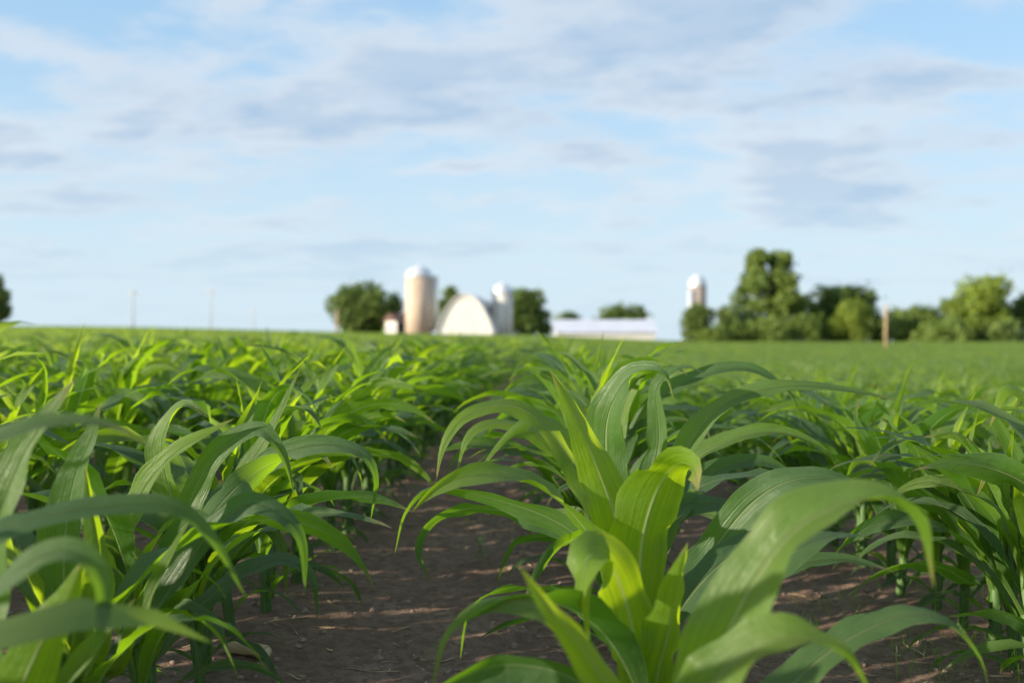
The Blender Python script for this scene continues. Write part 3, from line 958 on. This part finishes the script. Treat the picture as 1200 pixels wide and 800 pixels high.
seedling(562, 655, 'little broadleaf weed seedling standing alone on the bare soil path', 8, .06)
seedling(690, 770, 'weed seedling on the soil at the foot of the middle row', 6, .03)
seedling(432, 560, 'weed seedling beside the left border row', 6, .04)
bl = []
for (cx, cy, r, n) in ((0.80, 1.95, .16, 70), (0.62, 2.3, .14, 40), (0.92, 1.72, .12, 50), (-0.30, 3.4, .12, 18), (0.98, 2.6, .2, 40), (0.10, 2.1, .1, 14)):
    for i in range(n):
        a, q = crng.uniform(0, 2 * PI), r * math.sqrt(crng.uniform())
        x, y = cx + q * math.cos(a), cy + q * math.sin(a) * 1.6
        bl.append(mini_blade(x, y, gz(x, y) - .003, crng.uniform(0, 2 * PI), crng.uniform(.03, .09), crng.uniform(.0015, .003), rad(crng.uniform(60, 88)), rad(crng.uniform(10, 90)), 7, crng.uniform(.3, .8)))
V, F, U, T = merge(bl)
o = link_mesh('grass', mesh_np('grass', V, F, U, T), M_WEED)
tag(o, 'thin green grass sprouts between the middle and right corn rows', 'grass', kind='stuff')


# ---------------------------------------------------------------- trees
def far(px, d):
    """ground point seen at picture column px and depth d"""
    p = P(px, 400, d)
    return p[0], p[1]


def tree(px, top, wpx, d, kind, label, group, lobes=None, n=4200, trunk=0.12, seed=1, flat=1.0, name='tree'):
    r = np.random.default_rng(seed)
    x, y = far(px, d)
    z = tz(x, y)
    H = (P(px, top, d)[2] - z)
    Wd = wpx / FPX * d * 1.18
    root = empty(name, (x, y, z))
    tag(root, label, 'tree', group)
    tp = []
    # trunk and limbs
    s = np.linspace(0, 1, 9)
    C = np.stack([0.2 * np.sin(s * 3 + seed), 0.2 * np.cos(s * 2.3 + seed) - .2, s * H * .75 - .3], 1)
    tp.append(tube_np(C, H * 0.022 * (1 - .8 * s) + .04, 9) + (0.5,))
    nl = 9
    cents = []
    if lobes is None:
        lobes = []
        m = int(r.integers(24, 30))
        for i in range(m):
            zz = r.uniform(0.12, 0.85)
            # crown half width by height, widest low-middle
            hw = (1 - ((zz - .42) / .56)**2)**.5
            a = r.uniform(0, 2 * PI)
            q = hw * r.uniform(.25, .74)
            lobes.append((q * math.cos(a), q * math.sin(a), zz, r.uniform(.28, .44)))
        lobes.append((r.uniform(-.15, .15), 0, .84, .28))
    for (lx, ly, lz, lr) in lobes:
        c = np.array([lx * Wd / 2, ly * Wd / 2, lz * H])
        cents.append((c, lr * Wd / 2))
        st = C[int(2 + 5 * min(lz, .9))]
        tt = np.linspace(0, 1, 5)[:, None]
        cc = st + (c - st) * tt + np.array([0, 0, .05 * H]) * (tt * (1 - tt))
        tp.append(tube_np(cc, np.linspace(H * .009, .03, 5), 5) + (0.5,))
    V, F, U, T = merge(tp)
    link_mesh('trunk', mesh_np('trunk', V, F, U, T), M_BARK, root)
    # crown: leaf sprays over clumps
    vol = np.array([cr**2 for _, cr in cents])
    cnt = (n * 1.5 * vol / vol.sum()).astype(int)
    Q = []
    Tn = []
    for (c, cr), m in zip(cents, cnt):
        dirs = r.normal(0, 1, (m, 3))
        dirs /= np.linalg.norm(dirs, axis=1, keepdims=True)
        # secondary bumps make the outline uneven
        b = 1 + .22 * np.sin(dirs[:, 0] * 5 + c[0]) * np.cos(dirs[:, 2] * 6 + c[1]) + r.normal(0, .09, m)
        rr = cr * b * (r.uniform(0.25, 1, m)**.33) * np.where(r.uniform(0, 1, m) < .12, 1.25, 1)
        zfl = (1.0 if H < Wd * 1.4 else 1.25) * flat
        p = c + dirs * rr[:, None] * np.array([1, 1, zfl])
        p[:, 2] = np.maximum(p[:, 2], .35 + 0.2 * r.uniform(0, 1, m))
        nrm = dirs * .6 + r.normal(0, .6, (m, 3))
        nrm /= np.linalg.norm(nrm, axis=1, keepdims=True)
        a = np.cross(nrm, r.normal(0, 1, (m, 3)))
        a /= np.linalg.norm(a, axis=1, keepdims=True)
        bb = np.cross(nrm, a)
        sz = (Wd * .022 + .14) * r.uniform(.6, 1.5, m)[:, None]
        Q.append(np.stack([p - a * sz, p - bb * sz * .55 + nrm * sz * .15, p + a * sz, p + bb * sz * .55 + nrm * sz * .15], 1))
        Tn.append(np.repeat(np.clip(r.normal(.5, .25) + r.normal(0, .25, m), 0, 1), 4))
    Q = np.concatenate(Q)
    V = Q.reshape(-1, 3)
    F = np.arange(len(V)).reshape(-1, 4)
    link_mesh('crown', mesh_np('crown', V, F, None, np.concatenate(Tn), smooth=False), M_TREE[kind], root)
    return root


GL, GR = 'trees around the white barn', 'trees of the windbreak right of the far silo'
tree(424, 333, 66, 236, 0, 'wide round dark green tree left of the tan silo', GL, seed=2, n=5200)
tree(462, 341, 30, 240, 0, 'narrow dark tree squeezed between round tree and tan silo', GL, seed=3, n=2400)
tree(526, 331, 30, 262, 0, 'dark tree top peeping between tan silo and white barn', GL, seed=4, n=2600)
tree(617, 339, 52, 256, 0, 'dark green tree standing right behind the white silo', GL, seed=5, n=4200)
tree(634, 362, 26, 262, 0, 'low dark tree at the right foot of the tree behind the white silo', GL, seed=15, n=1800)
tree(664, 368, 36, 270, 0, 'small low tree just behind the left end of the metal shed', GL, seed=6, n=1800)
tree(730, 358, 54, 275, 0, 'low domed tree rising behind the long metal shed roof', GL, seed=7, n=3200, flat=.8)
tree(-6, 321, 40, 150, 0, 'dark tree cut off by the left picture edge on the field horizon', None, seed=8, n=4200)
tree(816, 355, 38, 205, 0, 'bushy low tree hiding the foot of the lone far silo', GR, seed=9, n=2600)
tree(851, 354, 30, 215, 0, 'small open tree between the far silo and the tall poplar', GR, seed=10, n=1500)
pop = []
prr = np.random.default_rng(4)
for i in range(14):
    z_ = prr.uniform(.42, .9)
    pop.append((-.36 + prr.normal(0, .12) * (1.1 - z_), prr.normal(0, .2), z_, prr.uniform(.24, .34) * (1.25 - .5 * z_)))
for i in range(16):
    z_ = prr.uniform(.40, .93)
    pop.append((.30 + prr.normal(0, .17) * (1.2 - z_), prr.normal(0, .2), z_, prr.uniform(.25, .36) * (1.25 - .5 * z_)))
for i in range(16):
    z_ = prr.uniform(.08, .48)
    pop.append((prr.uniform(-.75, .8), prr.normal(0, .3), z_, prr.uniform(.25, .38)))
pop.append((-.72, 0, .56, .16))
tree(903, 287, 75, 218, 1, 'tallest tree, twin topped poplar towering over the windbreak', GR, lobes=pop, seed=11, n=9000, flat=.8)
tree(988, 341, 82, 226, 0, 'wide dark rounded tree right of the tall poplar', GR, seed=12, n=5200)
tree(996, 352, 42, 208, 2, 'yellow green tree in front of the wide dark rounded tree', GR, seed=13, n=2800)
tree(1052, 366, 46, 216, 1, 'low bushy tree directly behind the wooden post', GR, seed=14, n=2400)
tree(1085, 362, 44, 222, 1, 'low spreading tree between the wooden post and large bright tree', GR, seed=16, n=2300)
tree(1120, 346, 38, 216, 1, 'medium tree touching the left side of the large bright tree', GR, seed=17, n=2400)
tree(1151, 321, 66, 212, 2, 'large bright green crowned tree near the right picture edge', GR, seed=18, n=5200)
tree(1203, 344, 46, 218, 0, 'dark tree cut off by the right picture edge', GR, seed=19, n=3000)
tree(1025, 362, 34, 232, 0, 'dark low tree filling the gap left of the wooden post', GR, seed=24, n=2000)


tree(1070, 359, 48, 219, 1, 'rounded tree between the post and the low spreading tree', GR, seed=41, n=2600)


def bush(px, top, wpx, d, kind, label, seed):
    o = tree(px, top, wpx, d, kind, label, 'bushes along the windbreak foot', seed=seed, n=1700, name='bush')
    o['category'] = 'bush'


bush(866, 378, 44, 206, 1, 'low bush at the foot of the windbreak left of the tall poplar', 31)
bush(945, 372, 44, 207, 1, 'low bush at the right foot of the tall poplar', 32)
bush(903, 380, 50, 205, 1, 'low bush directly in front of the tall poplar trunk', 36)
bush(835, 384, 40, 203, 1, 'lowest bush just right of the far silo foot', 33)
bush(1100, 380, 60, 204, 1, 'long low bush beneath the spreading trees right of the post', 34)
bush(1172, 382, 60, 205, 0, 'low dark bush beneath the large bright tree', 35)

# ---------------------------------------------------------------- farmstead
M_WHITE = simple_mat('white_paint', (0.66, 0.65, 0.61), .6, .05, 1.2)
M_METAL = simple_mat('galvanised_sheet', (0.52, 0.54, 0.63), .55, .06, .6, metal=.0, stretch=(1, 1, .2))
M_DOME = simple_mat('dome_sheet', (0.64, 0.66, 0.70), .35, .06, .6, metal=.3)
M_TAN = simple_mat('concrete_stave', (0.54, 0.42, 0.32), .85, .14, .8, stretch=(1, 1, .3))
M_BRN = simple_mat('weathered_stave', (0.36, 0.30, 0.27), .85, .14, .8, stretch=(1, 1, .3))
M_DARK = simple_mat('dark_opening_and_shade', (0.03, 0.035, 0.05), .8, .1)  # openings, window panes and the shade painted on the farmhouse wall
M_ROOFR = simple_mat('red_brown_roof', (0.12, 0.065, 0.055), .8, .15, 2)
M_WOOD = simple_mat('weathered_wood', (0.42, 0.30, 0.19), .85, .25, 6, stretch=(1, 1, .1))
M_GREYW = simple_mat('grey_pole_wood', (0.55, 0.52, 0.48), .85, .2, 6, stretch=(1, 1, .1))
M_STEEL = simple_mat('steel_hoop', (0.45, 0.42, 0.40), .5, .1, metal=.5)


def silo(px, wpx, top, walltop, d, mat, label, chute=None, ladder=None, hoops=14):
    x, y = far(px, d)
    z = tz(x, y)
    R = wpx / FPX * d / 2
    H = P(px, walltop, d)[2] - z
    HT = P(px, top, d)[2] - z
    root = empty('silo', (x, y, z))
    tag(root, label, 'silo')
    bm = bmesh.new()
    bm_lathe(bm, [(R, -.5), (R, H)], 48)
    link_mesh('silo_wall', from_bm('silo_wall', bm, True), mat, root)
    for p in root.children[0].data.polygons:
        p.use_smooth = len(p.vertices) == 4
    bm = bmesh.new()
    prof = [(R * 1.03, H + .002), (R * 1.03, H + .25)]
    for i in range(1, 11):
        a = i / 10 * PI / 2
        prof.append((R * 1.0 * math.cos(a), H + .25 + (HT - H - .25) * math.sin(a)))
    bm_lathe(bm, prof, 48)
    dm = link_mesh('dome_roof', from_bm('dome_roof', bm, True), M_DOME, root)
    bm = bmesh.new()
    bm_lathe(bm, [(.28, HT - .06), (.28, HT + .22), (0, HT + .36)], 14)
    link_mesh('vent_cap', from_bm('vent_cap', bm), M_DOME, dm)
    for i in range(hoops):
        zz = .8 + (H - 1.2) * (i / (hoops - 1))
        bm = bmesh.new()
        bm_lathe(bm, [(R + .004, zz), (R + .035, zz + .01), (R + .035, zz + .05), (R + .004, zz + .06)], 48, cap=False)
        link_mesh('hoop', from_bm('hoop', bm, True), M_STEEL, root)
    if chute:
        dx, dy, w, hh, m = chute
        bm = bmesh.new()
        bm_lathe(bm, [(w, 1.2), (w, hh - z if hh > 30 else hh)], 14, dx * (R + w * .7), dy * (R + w * .7))
        link_mesh('chute', from_bm('chute', bm, True), m, root)
    if ladder:
        dx, dy = ladder
        bm = bmesh.new()
        cx, cy = dx * (R + .25), dy * (R + .25)
        tx, ty = -dy, dx
        for sgn in (-1, 1):
            bm_box(bm, cx + tx * .25 * sgn - .03, cy + ty * .25 * sgn - .03, 1.5, cx + tx * .25 * sgn + .03, cy + ty * .25 * sgn + .03, H + .6)
        k = 1.8
        while k < H:
            bm_box(bm, cx - abs(tx) * .22 - .015, cy - abs(ty) * .22 - .015, k, cx + abs(tx) * .22 + .015, cy + abs(ty) * .22 + .015, k + .03)
            k += .4
        link_mesh('ladder', from_bm('ladder', bm), M_STEEL, root)
    return root


silo(491, 31.5, 312, 325, 214, M_TAN, 'tall tan stave silo with pale metal dome at the left of the white barn', chute=(.98, .2, .75, 13.0, M_WHITE))
silo(588.5, 24, 332, 344, 220, M_WHITE, 'white silo with domed cap at the right of the arched barn', ladder=(.5, -.85))
silo(817, 21, 322, 336, 236, M_BRN, 'lone brownish silo with bright white dome rising above a bushy tree', chute=(-.72, -.69, .62, 13.0, M_DOME))


def profile_solid(bm, prof, y0, y1):
    a = [bm.verts.new((x, y0, z)) for x, z in prof]
    b = [bm.verts.new((x, y1, z)) for x, z in prof]
    n = len(prof)
    bm.faces.new(a)
    bm.faces.new(b[::-1])
    for i in range(n):
        bm.faces.new((a[i], b[i], b[(i + 1) % n], a[(i + 1) % n]))


# barn with pointed arch roof
d = 212
x, y = far(544.5, d)
z = tz(x, y)
HW = 33.0 / FPX * d
HP = P(544, 346, d)[2] - z
barn = empty('barn', (x, y, z), rad(-5))
tag(barn, 'white barn with pointed arch gable between the tan silo and white silo', 'barn')


def arch(hw, hp, z0=0.0, n=14, off=0.0):
    L_ = []
    for i in range(n + 1):
        t = i / n
        # gothic bow: radius larger than the half width
        xx = (hw + off) * (1 - t)
        zz = z0 + (hp + off - z0) * (1 - (1 - t)**2.25)
        L_.append((xx, zz))
    return L_


right = arch(HW, HP, 0.9)
prof = [(HW, -.6)] + right + [(-a, b) for a, b in right[::-1][1:]] + [(-HW, -.6)]
bm = bmesh.new()
profile_solid(bm, prof, 0, 15)
link_mesh('wall', from_bm('wall', bm), M_WHITE, barn)
ro = arch(HW, HP, 0.9, off=.28)
ri = arch(HW, HP, 0.9, off=.02)
prof = ro + [(-a, b) for a, b in ro[::-1][1:]] + [(-a, b) for a, b in ri][:] + ri[::-1][1:]
bm = bmesh.new()
profile_solid(bm, prof, -.45, 15.4)
bmesh.ops.triangulate(bm, faces=[f for f in bm.faces if len(f.verts) > 4])
link_mesh('roof', from_bm('roof', bm), M_WHITE, barn)
bm = bmesh.new()
bm_box(bm, -2.0, -.06, -.3, -.03, -.004, 3.2)
link_mesh('door', from_bm('door', bm), M_WHITE, barn)
bm = bmesh.new()
bm_box(bm, .03, -.06, -.3, 2.0, -.004, 3.2)
link_mesh('door', from_bm('door', bm), M_WHITE, barn)
bm = bmesh.new()
bm_box(bm, -.8, -.05, 4.6, .8, -.004, 6.0)
link_mesh('hay_door', from_bm('hay_door', bm), M_WHITE, barn)

# silo room beside the barn
x, y = far(571, 216)
z = tz(x, y)
an = empty('silo_room', (x, y, z))
tag(an, 'small white lean-to with a dark opening between barn and white silo', 'outbuilding')
zt = P(570, 352, 216)[2] - z
bm = bmesh.new()
profile_solid(bm, [(-1.5, -.5), (1.2, -.5), (1.2, zt - .1), (-1.5, zt - 1.0)], 0, 4)
link_mesh('wall', from_bm('wall', bm), M_WHITE, an)
bm = bmesh.new()
profile_solid(bm, [(-1.7, zt - 1.06), (1.3, zt - .05), (1.3, zt + .25), (-1.7, zt - .75)], -.25, 4.2)
link_mesh('roof', from_bm('roof', bm), M_METAL, an)
bm = bmesh.new()
bm_box(bm, .15, -.03, .2, 1.0, -.004, zt - 1.2)
link_mesh('opening', from_bm('opening', bm), M_DARK, an)

# small farmhouse
d = 228
x, y = far(458, d)
z = tz(x, y)
zr = P(458, 367, d)[2] - z
ze = P(458, 376, d)[2] - z
hs = empty('farmhouse', (x, y, z), rad(-50))
tag(hs, 'small white house with a dark red-brown roof left of the tan silo', 'house')
bm = bmesh.new()
bm_box(bm, -2.4, 0, -1, 2.4, 6, ze)
link_mesh('wall', from_bm('wall', bm), M_WHITE, hs)
bm = bmesh.new()
profile_solid(bm, [(-2.9, ze + .003), (2.9, ze + .003), (2.9, ze + .15), (0, zr), (-2.9, ze + .15)], -.5, 6.5)
link_mesh('roof', from_bm('roof', bm), M_ROOFR, hs)
for q in (-1.3, 0.7):
    bm = bmesh.new()
    bm_box(bm, q, -.04, 1.2, q + .8, -.004, 2.4)
    link_mesh('window', from_bm('window', bm), M_DARK, hs)
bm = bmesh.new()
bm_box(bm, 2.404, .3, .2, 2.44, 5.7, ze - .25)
link_mesh('wall_shade_sheet', from_bm('wall_shade_sheet', bm), M_DARK, hs)  # dark sheet laid over the side wall to paint it as shaded
bm = bmesh.new()
bm_box(bm, .5, 3, zr - .9, 1.0, 3.5, zr + .6)
link_mesh('chimney', from_bm('chimney', bm), M_ROOFR, hs.children[1])

# long metal shed
d = 206
xa, ya = far(652, d)
xb, yb = far(768, d)
z = min(tz(xa, ya), tz(xb, yb))
Ls = math.hypot(xb - xa, yb - ya)
sh = empty('metal_shed', (xa, ya, z), math.atan2(yb - ya, xb - xa))
tag(sh, 'long low metal shed with a pale bluish roof right of the white silo', 'shed')
zr = P(700, 375.5, d + 8)[2] - z
ze = P(700, 389, d)[2] - z
bm = bmesh.new()
pr = [(0, -1), (0, ze), (5.5, zr - .12), (11, ze), (11, -1)]
a = [bm.verts.new((0, q, w)) for q, w in pr]
b = [bm.verts.new((Ls, q, w)) for q, w in pr]
bm.faces.new(a)
bm.faces.new(b[::-1])
for i in range(5):
    bm.faces.new((a[i], b[i], b[(i + 1) % 5], a[(i + 1) % 5]))
link_mesh('wall', from_bm('wall', bm), M_WHITE, sh)
bm = bmesh.new()
pr = [(-.5, ze - .15), (5.5, zr), (11.5, ze - .15), (11.5, ze + .0), (5.5, zr + .16), (-.5, ze + .0)]
a = [bm.verts.new((-.5, q, w)) for q, w in pr]
b = [bm.verts.new((Ls + .5, q, w)) for q, w in pr]
for i in range(6):
    bm.faces.new((a[i], b[i], b[(i + 1) % 6], a[(i + 1) % 6]))
for s_ in (a, b):
    bm.faces.new((s_[0], s_[1], s_[4], s_[5]))
    bm.faces.new((s_[1], s_[2], s_[3], s_[4]))
link_mesh('roof', from_bm('roof', bm), M_METAL, sh)
for k in range(0, int(Ls), 1):
    pass
for q in (4.0, 12.0):
    bm = bmesh.new()
    bm_box(bm, q, -.05, -.5, q + 3, -.004, ze - .5)
    link_mesh('door', from_bm('door', bm), M_WHITE, sh)


# ---------------------------------------------------------------- poles
def pole(px, top, d, r, mat, label, name='utility_pole', cat='pole', arm=True):
    x, y = far(px, d)
    z = tz(x, y)
    H = P(px, top, d)[2] - z
    root = empty(name, (x, y, z))
    tag(root, label, cat, 'utility poles across the field' if arm else None)
    bm = bmesh.new()
    bm_lathe(bm, [(r, -.5), (r * .75, H), (0, H + .05)], 14)
    link_mesh('shaft', from_bm('shaft', bm, True), mat, root)
    if arm:
        bm = bmesh.new()
        bm_box(bm, -1.1, r + .002, H - .7, 1.1, r + .14, H - .56)
        link_mesh('crossarm', from_bm('crossarm', bm), mat, root)
        for q in (-.95, -.35, .35, .95):
            bm = bmesh.new()
            bm_lathe(bm, [(.03, H - .558), (.06, H - .5), (.06, H - .4), (.02, H - .36)], 8, q, r + .07)
            link_mesh('insulator', from_bm('insulator', bm), M_DOME, root)
    return root


pole(156, 339, 165, .14, M_GREYW, 'leftmost and darkest of the pale utility poles on the horizon')
pole(247, 338, 185, .12, M_GREYW, 'middle of three pale utility poles left of the farm trees')
pole(298, 362, 215, .11, M_GREYW, 'shortest and faintest pale utility pole on the horizon')
pole(1038, 357, 118, .17, M_WOOD, 'thick tan wooden post at the field edge before the windbreak', 'wooden_post', 'post', False)
pole(395, 364, 200, .30, M_WOOD, 'tan wooden post in front of the wide round tree', 'wooden_post', 'post', False)

# ---------------------------------------------------------------- sky and sun
w = bpy.data.worlds.new('World')
SC.world = w
w.use_nodes = True
t = NT(w.node_tree)
sky = t.n('ShaderNodeTexSky', sky_type='NISHITA')
sky.sun_disc = False
sky.sun_elevation = SUN_EL
sky.sun_rotation = SUN_AZ % (2 * PI)
sky.air_density = 1.0
sky.dust_density = 0.6
sky.ozone_density = 1.6
gen = t.n('ShaderNodeTexCoord').outputs['Generated']
sp = t.n('ShaderNodeSeparateXYZ', ins={0: gen})
zc = t.math('MAXIMUM', sp.outputs[2], 0.0)
den = t.math('ADD', zc, 0.16)
u = t.math('DIVIDE', sp.outputs[0], den)
v = t.math('DIVIDE', sp.outputs[1], den)
pv = t.n('ShaderNodeCombineXYZ', ins={0: u, 1: v, 2: 0.0}).outputs[0]
mp = t.n('ShaderNodeMapping', ins={'Vector': pv, 'Location': (5.3, 2.4, 0), 'Scale': (0.8, 1.1, 1), 'Rotation': (0, 0, rad(18))}).outputs[0]
c1 = t.n('ShaderNodeTexNoise', ins={'Vector': mp, 'Scale': 1.15, 'Detail': 7.0, 'Roughness': 0.52, 'Distortion': 0.25}).outputs['Fac']
c2 = t.n('ShaderNodeTexNoise', ins={'Vector': mp, 'Scale': 3.0, 'Detail': 9.0, 'Roughness': 0.63}).outputs['Fac']
mp2 = t.n('ShaderNodeMapping', ins={'Vector': mp, 'Location': (-0.13, -0.05, 0)}).outputs[0]
c3 = t.n('ShaderNodeTexNoise', ins={'Vector': mp2, 'Scale': 1.15, 'Detail': 7.0, 'Roughness': 0.52, 'Distortion': 0.25}).outputs['Fac']
dens = t.math('ADD', t.math('MULTIPLY', c1, 0.58), t.math('MULTIPLY', c2, 0.42))
cov = t.maprange(dens, 0.43, 0.56)
core = t.maprange(dens, 0.485, 0.60)
shade = t.math('ADD', t.math('MULTIPLY', core, 0.75), t.math('MULTIPLY', t.maprange(t.math('SUBTRACT', c3, c1), -0.04, 0.05), 0.25))
cloud = t.mix(shade, (4.5, 4.7, 4.95), (2.35, 3.2, 4.25))
clear = t.mix(0.65, sky.outputs[0], (2.1, 3.8, 5.7))
hz = t.maprange(zc, 0.0, 0.34, 0.85, 0.12)
skyc = t.mix(hz, clear, (3.85, 4.7, 5.2))
amount = t.math('MULTIPLY', cov, t.maprange(zc, 0.01, 0.17, 0.15, 0.85))
fin = t.mix(amount, skyc, cloud)
bg = t.n('ShaderNodeBackground', ins={0: fin, 1: 0.10})
t.n('ShaderNodeOutputWorld', ins={0: bg.outputs[0]})

sl = bpy.data.lights.new('sun', 'SUN')
sl.energy = 5.0
sl.angle = rad(0.6)
sl.color = (1.0, 0.87, 0.68)
so = bpy.data.objects.new('sun', sl)
COL.objects.link(so)
sv = Vector((math.sin(SUN_AZ) * math.cos(SUN_EL), math.cos(SUN_AZ) * math.cos(SUN_EL), math.sin(SUN_EL)))
so.rotation_euler = sv.to_track_quat('Z', 'Y').to_euler()
so.location = (-30, -20, 30)

# ---------------------------------------------------------------- camera
cd = bpy.data.cameras.new('camera')
cd.sensor_width = 36
cd.lens = FPX * 36 / 1200
cd.clip_start = 0.05
cd.clip_end = 6000
cd.dof.use_dof = True
cd.dof.focus_distance = 1.72
cd.dof.aperture_fstop = 2.8
cd.dof.aperture_blades = 0
co = bpy.data.objects.new('camera', cd)
COL.objects.link(co)
co.location = CAM
co.rotation_euler = (PI / 2 + PITCH, 0, YAW)
SC.camera = co

SC.view_settings.view_transform = 'Standard'
SC.view_settings.look = 'None'
SC.view_settings.exposure = 0.86
SC.view_settings.gamma = 1
SC.render.engine = 'CYCLES'
SC.cycles.use_denoising = True
SC.cycles.max_bounces = 8
SC.cycles.diffuse_bounces = 4
SC.cycles.transmission_bounces = 6
SC.cycles.sample_clamp_indirect = 6
